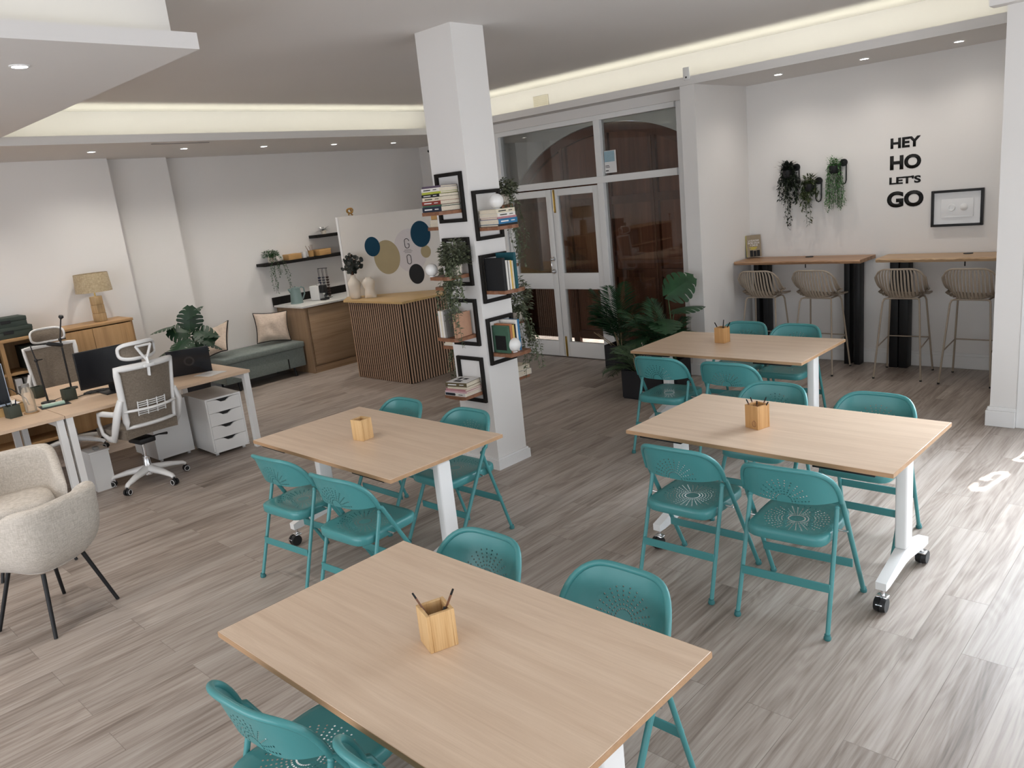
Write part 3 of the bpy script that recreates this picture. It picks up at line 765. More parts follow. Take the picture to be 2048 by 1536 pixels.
# ------------------------------------------------------------------ bar stools
def make_stool():
    t = empty('bar_stool', '', 'bar stool', (0, 0, 0), 0, 'taupe slatted bar stools')
    # shell outline (rim): seat front lip, sides sweeping up into the back
    def shell(u, v):
        """u across -1..1, v 0 front .. 1 top of back"""
        s = -1+2*u
        if v < .5:
            q = v/.5; y = .215-.33*q; z = .765-.012*sin(pi*q)-.010*q; hw = .185+.015*q
            lift = .012+.055*q*q; z += lift*abs(s)**3
            if q < .25: z -= .012*(1-q/.25)
            y2 = y
        else:
            q = (v-.5)/.5; a = q*pi/2
            y2 = -.115-.105*sin(a)**.8-.03*q; z = .755+.285*(1-cos(a))*.45+.285*q*.55
            hw = .20+.014*sin(pi*q*.6)-.024*max(0, (q-.8)/.2)**2
            lift = .067*(1-q)**1.5; z += lift*abs(s)**3-.045*q*q*abs(s)**7
            y2 += (.10*(1-q)**.8+.055)*abs(s)**2.4
        return Vector((s*hw, y2, z))
    # slats as separate ribbons in one seat part
    N = 15
    b = MB()
    for k in range(N):
        c = (k+.5)/N
        wv = .34/N
        def f(u, v, c=c, wv=wv): return shell(c+(u-.5)*2*wv*(.98 if v < .45 else .98-.45*(v-.45)), .04+v*.95)
        b.surf(f, 2, 26, .006)
    b.build('slatted_shell', M['stool'], t, ang=50)
    b = MB()
    rim = [shell(0, v/24) for v in range(0, 23)]
    rim += [shell(u/20, 1-.03*(abs(u/20-.5)*2)**6*1.0) for u in range(1, 20)]
    rim += [shell(1, v/24) for v in range(22, -1, -1)]
    rim += [shell(u/14, 0) for u in range(13, 0, -1)]
    b.tube(rim, .0085, 8, closed=True); b.build('rim', M['stool'], t, ang=80)
    b = MB()
    b.surf(lambda u, v: shell(.12+.76*u, .06+.34*v)+Vector((0, 0, -.003)), 8, 8, .006); b.build('seat_pan', M['stool'], t, ang=60)
    for s in (-1, 1):
        b = MB(); b.tube([(s*.205, -.225, .004), (s*.158, -.12, .715), (s*.150, -.10, .742), (s*.13, -.085, .748), (0, -.08, .748)], .0088, 8)
        b.build('leg', M['stool'], t, ang=80)
        b = MB(); b.tube([(s*.205, .225, .004), (s*.158, .13, .705), (s*.150, .11, .738), (s*.13, .10, .746), (0, .095, .748)], .0088, 8)
        b.build('leg', M['stool'], t, ang=80)
        b = MB(); b.tube([(s*.13, -.085, .745), (s*.13, .10, .743)], .008, 8); b.build('seat_rail', M['stool'], t, ang=80)
    def on(s, q, z): # point on a leg at height z
        k = (z-.004)/(.711 if q < 0 else .701); return (s*(.205-.047*k), (-.225+.105*k) if q < 0 else (.225-.095*k), z)
    b = MB(); b.tube([on(-1, -1, .30), on(-1, 1, .335), on(1, 1, .335), on(1, -1, .30)], .0065, 8); b.build('footrest', M['stool'], t, ang=50)
    for s in (-1, 1):
        for q in (-1, 1):
            b = MB(); b.lathe([(0, 0), (.011, 0), (.011, .014), (0, .014)], 12, (s*.2055, q*.226, 0)); b.build('foot_cap', M['black'], t)
    return t
ST = [(-3.73, 7.70, 3, 'taupe bar stool below the propped-up book, leftmost by the white return wall'),
      (-3.15, 7.71, -1, 'taupe bar stool at the right half of the left bar counter'),
      (-2.38, 7.76, 3, 'taupe bar stool in front of the black leg of the right bar counter'),
      (-1.80, 7.74, 0, 'taupe bar stool closest to the white pier, partly cut off by it')]
s0 = make_stool()
for i, (x, y, a, l) in enumerate(ST):
    s_ = s0 if i == 0 else copy_tree(s0)
    s_.location = (x, y, 0); s_.rotation_euler = (0, 0, RAD(a)); s_['label'] = l

# ------------------------------------------------------------------ text helper
def text_mesh(txt, x0, x1, z0, z1, depth=.003, bold=0.0, spacing=1.0):
    cu = bpy.data.curves.new('txt', 'FONT'); cu.body = txt; cu.size = 1.0; cu.extrude = 0.0; cu.offset = bold; cu.space_character = spacing
    cu.align_x = 'CENTER'; cu.resolution_u = 5
    ob = bpy.data.objects.new('txt', cu); COL.objects.link(ob)
    dg = bpy.context.evaluated_depsgraph_get(); dg.update()
    me = bpy.data.meshes.new_from_object(ob.evaluated_get(dg))
    bpy.data.objects.remove(ob); bpy.data.curves.remove(cu)
    b = MB(); b.bm.from_mesh(me); bpy.data.meshes.remove(me)
    bmesh.ops.remove_doubles(b.bm, verts=b.bm.verts, dist=1e-5)
    xs = [v.co.x for v in b.bm.verts]; ys = [v.co.y for v in b.bm.verts]
    mx, Mx, my, My = min(xs), max(xs), min(ys), max(ys)
    r = bmesh.ops.extrude_face_region(b.bm, geom=list(b.bm.faces))
    for v in [g for g in r['geom'] if isinstance(g, bmesh.types.BMVert)]: v.co.z += 1
    for v in b.bm.verts:
        x = x0+(v.co.x-mx)/(Mx-mx)*(x1-x0); z = z0+(v.co.y-my)/(My-my)*(z1-z0)
        v.co = Vector((x, -depth if v.co.z > .5 else 0, z))
    return b
t = empty('wall_lettering', 'black lettering reading HEY HO LET\'S GO on the white bar wall', 'lettering', (-2.51, YH, 1.55))
for w_, x0, x1, z0, z1, bo in (('HEY', -.135, .13, .55, .645, .040), ('HO', -.138, .137, .352, .485, .042), ("LET'S", -.142, .138, .218, .288, .036), ('GO', -.162, .165, .0, .152, .044)):
    o = text_mesh(w_, x0, x1, z0, z1, .003, bo).build('word', M['ink'], t, smooth=False); o['label'] = 'black word '+w_

# ------------------------------------------------------------------ framed relief
t = empty('picture_frame', 'black picture frame with a white cassette-shaped relief, right of the lettering', 'picture', (-2.055, YH, 1.515))
b = MB(); rectframe(b, -.215, .215, -.165, .165, .022, -.035, -.001, .002); b.build('frame', M['blackm'], t)
box('mat_board', -.194, .194, -.012, -.001, -.144, .144, M['paper'], t)
b = MB(); b.box(-.135, .135, -.020, -.0121, -.085, .085, .006); b.build('cassette_relief', M['paper'], t)
for x in (-.045, .058):
    b = MB(); b.lathe([(0, .004), (.018, .004), (.020, .014), (.030, .014), (.034, 0), (0, 0)] if x < 0 else [(0, .018), (.018, .016), (.030, .008), (.034, 0), (0, 0)], 24); 
    for v in b.bm.verts: v.co = Vector((v.co.x+x, -.0201-v.co.z, v.co.y+.005))
    b.build('reel', M['whitep'], t)
box('label_strip', -.10, .10, -.022, -.0201, -.082, -.074, M['whitep'], t)
MB().box(-.193, .193, -.030, -.0285, -.143, .143).build('glazing', glass('picture_glass', (1, 1, 1, 1), .25), t, smooth=False)

# ------------------------------------------------------------------ foliage helpers
def strand(st, lv, pts, r, nleaf, L, Wd, rnd, spread=1.0, droop=.3, start=0.0):
    """stem tube through pts with leaves scattered along"""
    pts = [Vector(p) for p in pts]
    st.tube(pts, r, 5)
    m = len(pts)-1
    for k in range(nleaf):
        q = start+(1-start)*(k+rnd.random()*.6)/nleaf; q = min(q, .999)
        i = int(q*m); p = pts[i].lerp(pts[i+1], q*m-i)
        a = rnd.uniform(0, 2*pi)
        d = Vector((cos(a)*spread, sin(a)*spread, rnd.uniform(-.7, .35)))
        s = rnd.uniform(.7, 1.15)
        lv.leaf(p, d, Vector((rnd.uniform(-.4, .4), rnd.uniform(-.4, .4), 1)), L*s, Wd*s, .2, droop, 2)
def hang(p, q, sag_out, n=8, rnd=None, wig=.012):
    """strand leaving p outward then falling to q"""
    p, q = Vector(p), Vector(q); out = []
    for i in range(n+1):
        u = i/n; e = 1-(1-u)**2.2
        x = p.x+(q.x-p.x)*e; y = p.y+(q.y-p.y)*e
        z = p.z+(q.z-p.z)*u**1.5+sag_out*sin(pi*min(1, u*2))*(1-u)
        if rnd and 0 < i: x += rnd.uniform(-wig, wig); y += rnd.uniform(-wig, wig)
        out.append((x, y, z))
    return out
# wall planters: black hoop bracket + hanging plant
def wall_planter(x, z, label, mat, L, Wd, strands, tuft, seed, ringr=.055):
    rnd = random.Random(seed)
    t = empty('hanging_plant', label, 'plant', (x, YH, z), 0)
    b = MB()
    for k in range(1): b.tube([(.05, -.004, .02), (.05, -.02, .02)], .036, 18)
    b.build('wall_disc', M['blackm'], t)
    b = MB(); b.tube([(.02, -.02, .0), (.02, -.022, -.15), (.03, -.022, -.178), (.05, -.022, -.188), (.07, -.022, -.178), (.078, -.022, -.15), (.078, -.02, .0)], .006, 8)
    b.build('hoop', M['blackm'], t, ang=80)
    b = MB(); b.lathe([(0, -.075), (.035, -.075), (.045, -.06), (.05, 0), (.044, 0), (.04, -.01), (0, -.01)], 18, (-.02, -.075, 0)); b.build('pot', M['blackm'], t)
    st, lv = MB(), MB()
    for k in range(tuft):
        a = rnd.uniform(0, 2*pi); e = rnd.uniform(.2, 1.3)
        p = Vector((-.02+rnd.uniform(-.03, .03), -.075+rnd.uniform(-.025, .025), rnd.uniform(-.02, .02)))
        d = Vector((cos(a)*cos(e), sin(a)*cos(e)*.7, sin(e)))
        q = p+d*rnd.uniform(.02, .075); lv.leaf(q, d, (0, 0, 1), L*rnd.uniform(.8, 1.2), Wd, .2, .3, 2)
    for (dx, dz, n) in strands:
        a = rnd.uniform(0, 2*pi)
        p = (-.02+rnd.uniform(-.03, .03), -.075+rnd.uniform(-.03, .03), .0)
        strand(st, lv, hang(p, (dx, -.07+rnd.uniform(-.04, .035), dz), .06, 9, rnd), .0016, n, L, Wd, rnd, 1.0, .35)
    st.build('stems', M['stemg'], t, ang=80); lv.build('foliage', mat, t, smooth=True, ang=60)
r = random.Random(5)
wall_planter(-3.61, 2.00, 'trailing dark green plant on the bar wall, leftmost and longest of the three', M['leafk'], .040, .020,
             [(r.uniform(-.11, .09), r.uniform(-.36, -.10), 34) for _ in range(30)]+[(-.035, -.60, 50), (-.02, -.57, 44), (-.05, -.50, 40), (-.02, -.44, 40)], 190, 11)
wall_planter(-3.38, 1.845, 'trailing olive-brown plant on the bar wall, lowest one in the middle', M['leafo'], .050, .018,
             [(r.uniform(-.11, .07), r.uniform(-.30, -.10), 15) for _ in range(26)]+[(-.03, -.42, 26), (-.05, -.40, 22)], 90, 12)
wall_planter(-3.13, 2.00, 'bright green curtain of thin strands on the bar wall beside the lettering', M['leafb'], .026, .012,
             [(-.12+.2*k/25, r.uniform(-.46, -.36), 52) for k in range(26)], 170, 13)

# ------------------------------------------------------------------ book propped on the bar
t = empty('book', 'khaki paperback propped upright at the left end of the bar counter', 'book', (-4.015, 8.055, ZT), RAD(40))
Tb = Rt(RAD(-9), 'X')
def tbox(x0, x1, y0, y1, z0, z1): return MB().box(x0, x1, y0, y1, z0, z1, 0, 2, Tb)
b = tbox(-.076, .078, -.018, -.0165, .012, .247); b.box(-.076, .078, .0005, .002, .012, .247, 0, 2, Tb)
tag(b.build('cover', colr('khaki_book_cover', 142, 128, 106), t, smooth=False))
tbox(-.078, -.0755, -.018, .002, .012, .247).build('spine', colr('yellow_spine', 200, 190, 96), t, smooth=False)
tbox(-.0755, .075, -.0165, .0005, .014, .245).build('pages', M['pages'], t, smooth=False)
for tx, x0, x1, z0, z1, m_ in (('LA IGUALDAD', -.058, .058, .178, .197, M['paper']), ('ENTRE CHICAS', -.062, .062, .152, .171, M['paper']), ('Y CHICOS', -.04, .042, .128, .146, M['paper'])):
    q = text_mesh(tx, x0, x1, z0, z1, .0006, .02)
    for v in q.bm.verts: v.co = Tb @ (v.co+Vector((0, -.0181, 0)))
    q.build('title_line', m_, t, smooth=False)
q = MB(); 
for z, a, c in ((.112, -.05, .035), (.102, -.03, .03), (.092, -.04, .02)): q.box(a, c, -.0186, -.0181, z, z+.006, 0, 2, Tb)
q.build('yellow_subtitle', colr('yellow_ink', 200, 180, 40), t, smooth=False)
q = MB()
for x in (-.045, -.008, .028): q.box(x, x+.033, -.0186, -.0181, .016, .080+.004*sin(x*90), 0, 2, Tb)
q.build('dark_cover_photo', M['ink'], t, smooth=False)
# ------------------------------------------------------------------ pillar frame shelves
def make_fs(bm_mat):
    t = empty('frame_shelf', '', 'shelf', (0, 0, 0), 0, 'black-framed shelves around the pillar')
    b = MB(); rectframe(b, -.14, .14, 0, .355, .026, -.024, -.001, .002); b.build('frame', M['blackw'], t)
    rnd = random.Random(4); pts = []
    pts += [(.112, -.001), (.112, -.20)]
    for k in range(1, 8): pts.append((.112-.224*k/8, -.212+rnd.uniform(-.008, .008)))
    pts += [(-.112, -.205)]
    for k in range(1, 6): pts.append((-.112+rnd.uniform(-.006, .006), -.205+.204*k/6))
    pts += [(-.112, -.001)]
    b = MB(); b.prism(pts, .067, .092); o = b.build('board', M['board'], t, smooth=False); o['label'] = 'live-edge walnut board'
    return t
fs0 = make_fs(None); used = [False]
def fshelf(x, y, z, rz, label):
    t = fs0 if not used[0] else copy_tree(fs0)
    used[0] = True
    t.location = (x, y, z); t.rotation_euler = (0, 0, rz); t['label'] = label
    return t
CX, CY = (PX0+PX1)/2, (PY0+PY1)/2
FZ = [1.90, 1.435, .98, .535]; GZ = [1.755, 1.295, .825]
for z, l in zip(FZ, ('top shelf on the left face of the pillar, holding a tall pile of books', 'second shelf on the pillar\'s left face, holding a globe and bushy plant', 'third shelf on the left face of the pillar, with upright white paperbacks', 'lowest shelf on the left face of the pillar, with a pale pile of books')):
    fshelf(CX, PY0, z, 0, 'black-framed '+l)
for z, l in zip(GZ, ('top shelf on the right face of the pillar, books under a globe', 'middle shelf on the right face of the pillar, with the big black book', 'lowest shelf on the pillar\'s right face, with the green book and globe')):
    fshelf(PX1, CY, z, RAD(90), 'black-framed '+l)
for z, l in zip((1.78, 1.315, .845), ('upper shelf sticking out behind the left edge of the pillar, with a tan box', 'trailing-plant shelf behind the left edge of the pillar at counter height', 'lower shelf sticking out behind the left edge of the pillar, with thin white books')):
    fshelf(PX0, CY+.02, z, RAD(-90), l)
for z, l in zip((1.895, 1.44, .99, .545), ('topmost shelf behind the right edge of the pillar, under a trailing plant', 'shelf behind the right edge of the pillar carrying a small globe', 'shelf behind the right edge of the pillar with a long hanging vine', 'lowest shelf behind the right edge of the pillar, with two pale books')):
    fshelf(CX, PY1, z, RAD(180), l)

# ------------------------------------------------------------------ books
DARK = ('navy_cover', 'green_cover', 'brick_red_cover', 'black_cover', 'bright_blue_cover', 'petrol_cover', 'olive_brown_cover')
def book(label, loc, rz, w, d, th, cover, flatlay=True, group=None, rx=0.0):
    """flat: w along x (spine side faces -y), d along y ; upright: spine faces -y, th along x, height w"""
    t = empty('book', label, 'book', loc, rz, group)
    if flatlay:
        b = MB(); b.box(-w/2, w/2, -d/2, d/2, 0, .002); b.box(-w/2, w/2, -d/2, d/2, th-.002, th); b.box(-w/2, w/2, -d/2, -d/2+.002, .002, th-.002)
        b.build('cover', cover, t, smooth=False)
        MB().box(-w/2+.003, w/2-.003, -d/2+.002, d/2-.004, .002, th-.002).build('pages', M['pages'], t, smooth=False)
        if th > .018:
            q = MB(); q.box(-w*.38, w*.02, -d/2-.0006, -d/2-.0001, th*.36, th*.62); q.box(w*.16, w*.36, -d/2-.0006, -d/2-.0001, th*.40, th*.58)
            q.build('spine_print', M['paper'] if cover.name in DARK else M['ink'], t, smooth=False)
    else:
        b = MB(); b.box(-th/2, -th/2+.002, -d/2, d/2, 0, w); b.box(th/2-.002, th/2, -d/2, d/2, 0, w); b.box(-th/2+.002, th/2-.002, -d/2, -d/2+.002, 0, w)
        b.build('cover', cover, t, smooth=False)
        MB().box(-th/2+.002, th/2-.002, -d/2+.002, d/2-.004, .003, w-.003).build('pages', M['pages'], t, smooth=False)
    if rx: t.rotation_euler = (0, rx, rz)
    return t
def pile(x, y, z, rz, items, where):
    k = 0
    for (nm, w, d, th, c, ox, oy, dr) in items:
        book(nm+where, (x+ox*cos(rz)-oy*sin(rz), y+ox*sin(rz)+oy*cos(rz), z), rz+RAD(dr), w, d, th-.0004, c)
        z += th
    return z
BZ = .092+.0005
bc = dict(navy=colr('navy_cover', 30, 40, 58), green=colr('green_cover', 60, 92, 74), red=colr('brick_red_cover', 132, 54, 46), cream=colr('cream_cover', 216, 206, 184), white=colr('white_cover', 222, 218, 212),
          blackc=colr('black_cover', 26, 26, 28), lime=colr('lime_cover', 178, 184, 70), purple=colr('dusky_purple_cover', 92, 78, 96), blue=colr('bright_blue_cover', 44, 108, 150), pink=colr('rose_pink_cover', 180, 128, 134),
          lightpink=colr('pale_pink_cover', 208, 172, 178), teal=colr('petrol_cover', 22, 78, 88), olive=colr('olive_brown_cover', 92, 80, 56), tanb=colr('tan_cover', 184, 142, 116), grey=colr('grey_cover', 130, 128, 124), yellow=colr('mustard_cover', 208, 172, 92), orange=colr('terracotta_cover', 170, 110, 74))
# top left shelf pile (8)
pile(CX+.0, PY0-.105, FZ[0]+BZ, 0, [
    ('thick navy book at the bottom', .205, .19, .036, bc['navy'], -.005, 0, 0), ('thin green book just above the navy one', .20, .19, .012, bc['green'], 0, .0, 1), ('brick-red book', .205, .185, .028, bc['red'], -.008, .003, -1),
    ('cream book over the red one', .198, .18, .026, bc['cream'], 0, 0, 2), ('black book in the middle', .20, .185, .022, bc['blackc'], -.004, 0, -2), ('lime-yellow book', .195, .175, .016, bc['lime'], -.008, .004, 2),
    ('white-spined book second from the top', .195, .18, .026, bc['white'], -.004, 0, -1), ('dusky purple book topmost', .19, .17, .014, bc['purple'], -.004, .004, 3)], ' in the pillar\'s top left pile')
# lowest left pile (5)
zt_ = pile(CX+.005, PY0-.110, FZ[3]+BZ, 0, [
    ('white book with a navy spine block at the bottom', .21, .19, .026, bc['white'], -.004, -.002, 4), ('pale pink thin book', .215, .19, .013, bc['lightpink'], 0, 0, 6), ('rose pink book', .205, .18, .014, bc['pink'], 0, .0, 3),
    ('cream book second from the top', .19, .175, .018, bc['cream'], .006, .004, 8), ('olive-spined book with a white printed cover topmost', .20, .18, .032, bc['olive'], -.002, .0, 10)], ' in the pillar\'s lowest left pile')
# cover print of that topmost book + spine block
tb = [o for o in bpy.data.objects if o.type == 'EMPTY' and 'olive-spined' in o.get('label', '')][0]
box('cover_print', -.096, .096, -.088, .088, .0317, .0322, M['paper'], tb)
b = MB(); b.box(-.05, .02, -.06, -.02, .0323, .0327); b.box(-.06, -.03, 0, .06, .0323, .0327); b.box(-.01, .03, .01, .05, .0323, .0327); b.build('cover_figures', M['ink'], tb, smooth=False)
tb = [o for o in bpy.data.objects if o.type == 'EMPTY' and 'navy spine block' in o.get('label', '')][0]
box('spine_block', -.10, .0, -.0955, -.0952, .003, .023, bc['navy'], tb)
# right face pile (5) + globe : rotate 90deg
pz = pile(PX1+.108, CY+.0, GZ[0]+BZ, RAD(90), [
    ('black thin book at the bottom', .20, .185, .014, bc['blackc'], 0, 0, 0), ('thick bright blue book', .20, .19, .036, bc['blue'], .002, 0, 1), ('rose-pink slim book', .195, .18, .015, bc['pink'], .002, 0, -2),
    ('white book with a dark title', .19, .185, .026, bc['white'], -.006, 0, 2), ('cream-white book on top, under the globe,', .19, .18, .028, bc['cream'], -.006, 0, -1)], ' in the pillar\'s top right pile')
def globe(label, x, y, z, r_=.052):
    t = empty('globe_lamp', label, 'globe lamp', (x, y, z), 0, 'white globe lamps on the pillar')
    b = MB(); b.sphere((0, 0, r_+.004), r_, 32, 20); b.build('opal_globe', M['globe'], t)
    b = MB(); b.lathe([(0, 0), (.022, 0), (.022, .006), (0, .006)], 18); b.build('base_ring', M['whitep'], t)
    return t
globe('white globe lamp on top of the book pile on the right face of the pillar', PX1+.125, CY-.015, pz)
globe('white globe lamp at the left end of the second left shelf, against the printed partition', CX-.108, PY0-.185, FZ[1]+BZ, .047)
globe('white globe lamp in front of the green book, lowest right shelf', PX1+.165, CY-.03, GZ[2]+BZ)
globe('white globe lamp half hidden behind the right edge of the pillar', CX+.055, PY1+.12, 1.44+BZ, .045)
# third left shelf : upright paperbacks and a large tan book
x0 = CX-.085
for k, (th, h, c, l) in enumerate([(.020, .20, bc['white'], 'white upright paperback, leftmost on the pillar\'s third left shelf'), (.016, .20, bc['cream'], 'cream upright paperback, second from left on the third left shelf'), (.018, .20, bc['white'], 'white upright paperback, third from left on the third left shelf'), (.022, .205, bc['grey'], 'grey upright book leaning on the tan one, third left shelf')]):
    book(l, (x0+th/2, PY0-.125, FZ[2]+BZ), 0, h, .145, th-.001, c, False); x0 += th
t = book('large tan hardback facing out under the vine on the third left shelf', (CX+.062, PY0-.11, FZ[2]+BZ), RAD(8), .18, .17, .03, bc['tanb'], False)
t.location.x += .012
t2 = [o for o in bpy.data.objects if o.parent == t]
# middle right shelf : big black book facing out and thinner ones
yy = CY-.10
book('big black hardback showing its back cover, middle right shelf of the pillar', (PX1+.105, yy+.016, GZ[1]+BZ), RAD(90), .235, .185, .03, bc['blackc'], False)
yy += .034
for k, (th, h, c, l) in enumerate([(.016, .215, bc['white'], 'white paperback beside the black hardback, middle right shelf'), (.012, .205, bc['grey'], 'thin grey book between white ones, middle right shelf'), (.016, .21, bc['white'], 'white paperback second from the black hardback, middle right shelf'), (.018, .21, bc['yellow'], 'mustard-edged paperback, middle right shelf'), (.016, .205, bc['cream'], 'cream paperback beside the petrol book, middle right shelf')]):
    book(l, (PX1+.120, yy+th/2, GZ[1]+BZ), RAD(90), h, .16, th-.001, c, False); yy += th
book('tall petrol-blue hardback behind the paperbacks, middle right shelf', (PX1+.120, yy+.014, GZ[1]+BZ), RAD(90), .262, .18, .024, bc['teal'], False)
# lowest right shelf
yy = CY-.085
t = book('green hardback with a black square on its cover, lowest right shelf of the pillar', (PX1+.085, yy+.012, GZ[2]+BZ), RAD(90), .205, .16, .022, bc['green'], False)
box('cover_square', -.0112, -.0108, -.055, .055, .02, .13, M['ink'], t)
yy += .026
for th, h, c, l in ((.024, .215, bc['orange'], 'terracotta hardback next to the green one, lowest right shelf'), (.022, .205, bc['yellow'], 'mustard paperback with pale spine, lowest right shelf'), (.018, .205, bc['blackc'], 'thin black book, lowest right shelf'), (.020, .235, bc['white'], 'tall white book, lowest right shelf'), (.022, .235, bc['blue'], 'tall blue book at the far end, lowest right shelf')):
    book(l, (PX1+.088, yy+th/2, GZ[2]+BZ), RAD(90), h, .16, th-.001, c, False); yy += th
# behind-left shelves
zq = 1.78+BZ
pile(PX0-.10, CY+.02, zq, RAD(-90), [('cream book at the bottom', .19, .18, .03, bc['cream'], 0, 0, 0), ('white book in the middle', .19, .175, .024, bc['white'], 0, 0, 2)], ' of the small pile behind the pillar\'s left edge')
t = empty('storage_box', 'small tan box on the books behind the pillar\'s left edge', 'box', (PX0-.10, CY+.02, zq+.0545), RAD(-90)); box('box_body', -.085, .085, -.08, .08, 0, .06, M['card'], t, .002); box('lid', -.0865, .0865, -.0815, .0815, .0605, .075, M['card'], t, .002)
pile(PX0-.10, CY+.02, .845+BZ, RAD(-90), [('white thin book at the bottom', .20, .19, .016, bc['white'], 0, 0, 0), ('cream thin book on top', .20, .18, .016, bc['cream'], 0, .01, 3)], ' of the low pair behind the pillar\'s left edge')
pile(CX-.0, PY1+.125, .545+BZ, RAD(180), [('thick white book at the bottom', .215, .19, .044, bc['white'], -.012, 0, 0), ('cream book topped by a dark cover', .20, .18, .040, bc['cream'], -.006, 0, 2)], ' of the pair low behind the pillar\'s right edge')

# ------------------------------------------------------------------ trailing plants on the pillar
def shelf_plant(label, x, y, z, mat, strands, tuft, seed, L=.034, Wd=.021, potr=.05, tr=.10, th=.13, nl=34):
    rnd = random.Random(seed)
    t = empty('trailing_plant', label, 'plant', (x, y, z), 0)
    b = MB(); b.lathe([(0, 0), (potr*.8, 0), (potr, .075), (potr*.9, .075), (potr*.85, .065), (0, .065)], 20); b.build('pot', M['ceramic'], t)
    st, lv = MB(), MB()
    for k in range(tuft):
        a = rnd.uniform(0, 2*pi); q = sqrt(rnd.random()); h = rnd.uniform(0.05, 1)
        p = Vector((cos(a)*tr*q, sin(a)*tr*q, .07+th*h*(1-.35*q*q)))
        d = Vector((cos(a)*(.4+q), sin(a)*(.4+q), rnd.uniform(-.4, .9)))
        lv.leaf(p, d, Vector((rnd.uniform(-.5, .5), rnd.uniform(-.5, .5), 1)), L*rnd.uniform(.75, 1.25), Wd*rnd.uniform(.8, 1.2), .2, .3, 2)
    for (dx, dy, dz, n) in strands:
        strand(st, lv, hang((rnd.uniform(-.03, .03), rnd.uniform(-.03, .03), .075), (dx, dy, dz), .10, 10, rnd, .008), .0015, n, L, Wd, rnd, 1.0, .3)
    st.build('stems', M['stemg'], t, ang=80); lv.build('foliage', mat, t, ang=60)
    return t
R_ = random.Random(21)
shelf_plant('bushy grey-green plant spilling from the second left shelf of the pillar', CX+.06, PY0-.095, FZ[1]+BZ, M['leafg'],
            [(R_.uniform(-.06, .12), R_.uniform(-.13, -.06), R_.uniform(-.42, -.12), 44) for _ in range(18)]+[(.10, -.12, -.52, 60), (.05, -.12, -.46, 60)], 1000, 31, tr=.10, th=.19)
shelf_plant('grey-green vine hanging behind the pillar\'s left edge in front of the slatted counter', PX0-.10, CY+.02, 1.315+BZ, M['leafg'],
            [(R_.uniform(-.14, .02), R_.uniform(-.10, .10), R_.uniform(-.42, -.15), 44) for _ in range(16)], 460, 32, tr=.10, th=.09)
shelf_plant('grey-green vine low behind the pillar\'s left edge, trailing to the lowest shelf', PX0-.10, CY+.05, .877+BZ, M['leafg'],
            [(R_.uniform(-.13, .0), R_.uniform(-.10, .06), R_.uniform(-.42, -.15), 44) for _ in range(16)], 360, 33, tr=.10, th=.12)
shelf_plant('dark trailing plant behind the globe at the pillar\'s upper right', CX+.09, PY1+.13, 1.895+BZ, M['leafg'],
            [(R_.uniform(.03, .17), R_.uniform(-.03, .09), R_.uniform(-.50, -.30), 52) for _ in range(7)], 560, 34, tr=.10, th=.12)
shelf_plant('pale-leaved vine falling behind the pillar\'s right edge in front of the glazed door', CX+.10, PY1+.14, .99+BZ, M['leafg'],
            [(R_.uniform(.06, .17), R_.uniform(-.04, .10), R_.uniform(-.48, -.2), 50) for _ in range(10)], 640, 35, tr=.115, th=.28)
# ------------------------------------------------------------------ reception counter
t = empty('reception_counter', 'slatted wooden reception counter with pale wood top, left of the pillar', 'counter', (0, 0, 0))
body = [(-8.18, 5.60), (-7.145, 5.60), (-7.145, 6.85), (-8.05, 6.85), (-8.46, 5.86)]
MB().prism(body, .0, .962).build('core', M['felt'], t, smooth=False)
b = MB()
n = 25; x0, x1 = -8.19, -7.143; p_ = (x1-x0)/n
for k in range(n): b.box(x0+p_*k, x0+p_*k+p_*.46, 5.594, 5.5995, .004, .9615)
n2 = 30; y0, y1 = 5.605, 6.85; q_ = (y1-y0)/n2
for k in range(n2): b.box(-7.1445, -7.1385, y0+q_*k, y0+q_*k+q_*.50, .004, .9615)
b.build('slats', M['slat'], t, smooth=False)
MB().prism([(-8.235, 5.555), (-7.075, 5.555), (-7.075, 6.9), (-8.0, 6.9), (-8.53, 5.84)], .9625, .988).build('counter_top', M['maple'], t, smooth=False)
# ------------------------------------------------------------------ printed partition on the counter
A32 = RAD(32.0)
t = empty('printed_partition', 'pale grey partition panel printed with blue, khaki and black circles behind the counter', 'partition', (-8.49, 5.80, .9885), A32)
box('panel', 0, 1.62, 0, .04, 0, 1.005, M['panelart'], t)
tag(box('edge_strip', .0, .028, -.004, -.0002, 0, 1.005, M['trim'], t), 'white edge strip')
def disc(name, cx, cz, rx, rz, mat, y, lab=None):
    b = MB(); P = [(cx+rx*cos(2*pi*k/64), cz-.9885+rz*sin(2*pi*k/64)) for k in range(64)]
    b.prism(P, -y-.0006, -y, Matrix(((1, 0, 0, 0), (0, 0, 1, 0), (0, 1, 0, 0), (0, 0, 0, 1))))
    o = b.build(name, mat, t, smooth=False)
    if lab: o['label'] = lab
disc('printed_circle', .925, 1.50, .215, .27, M['lilac'], .0002, 'faint grey circle behind the letters')
disc('printed_circle', .61, 1.445, .172, .212, M['tan'], .001, 'large khaki circle')
disc('printed_circle', .435, 1.592, .102, .122, M['teald'], .0018, 'petrol blue circle at left')
disc('printed_circle', 1.125, 1.472, .065, .078, M['tan'], .001, 'small khaki circle')
disc('printed_circle', 1.085, 1.69, .128, .16, M['teald'], .0018, 'largest petrol blue circle')
disc('printed_circle', .97, 1.205, .10, .125, M['ink'], .001, 'black circle')
def ztube(pts, r, name):
    b = MB(); b.tube([(x, -.0035, z-.9885) for x, z in pts], r, 6); return b.build(name, M['ink'], t)
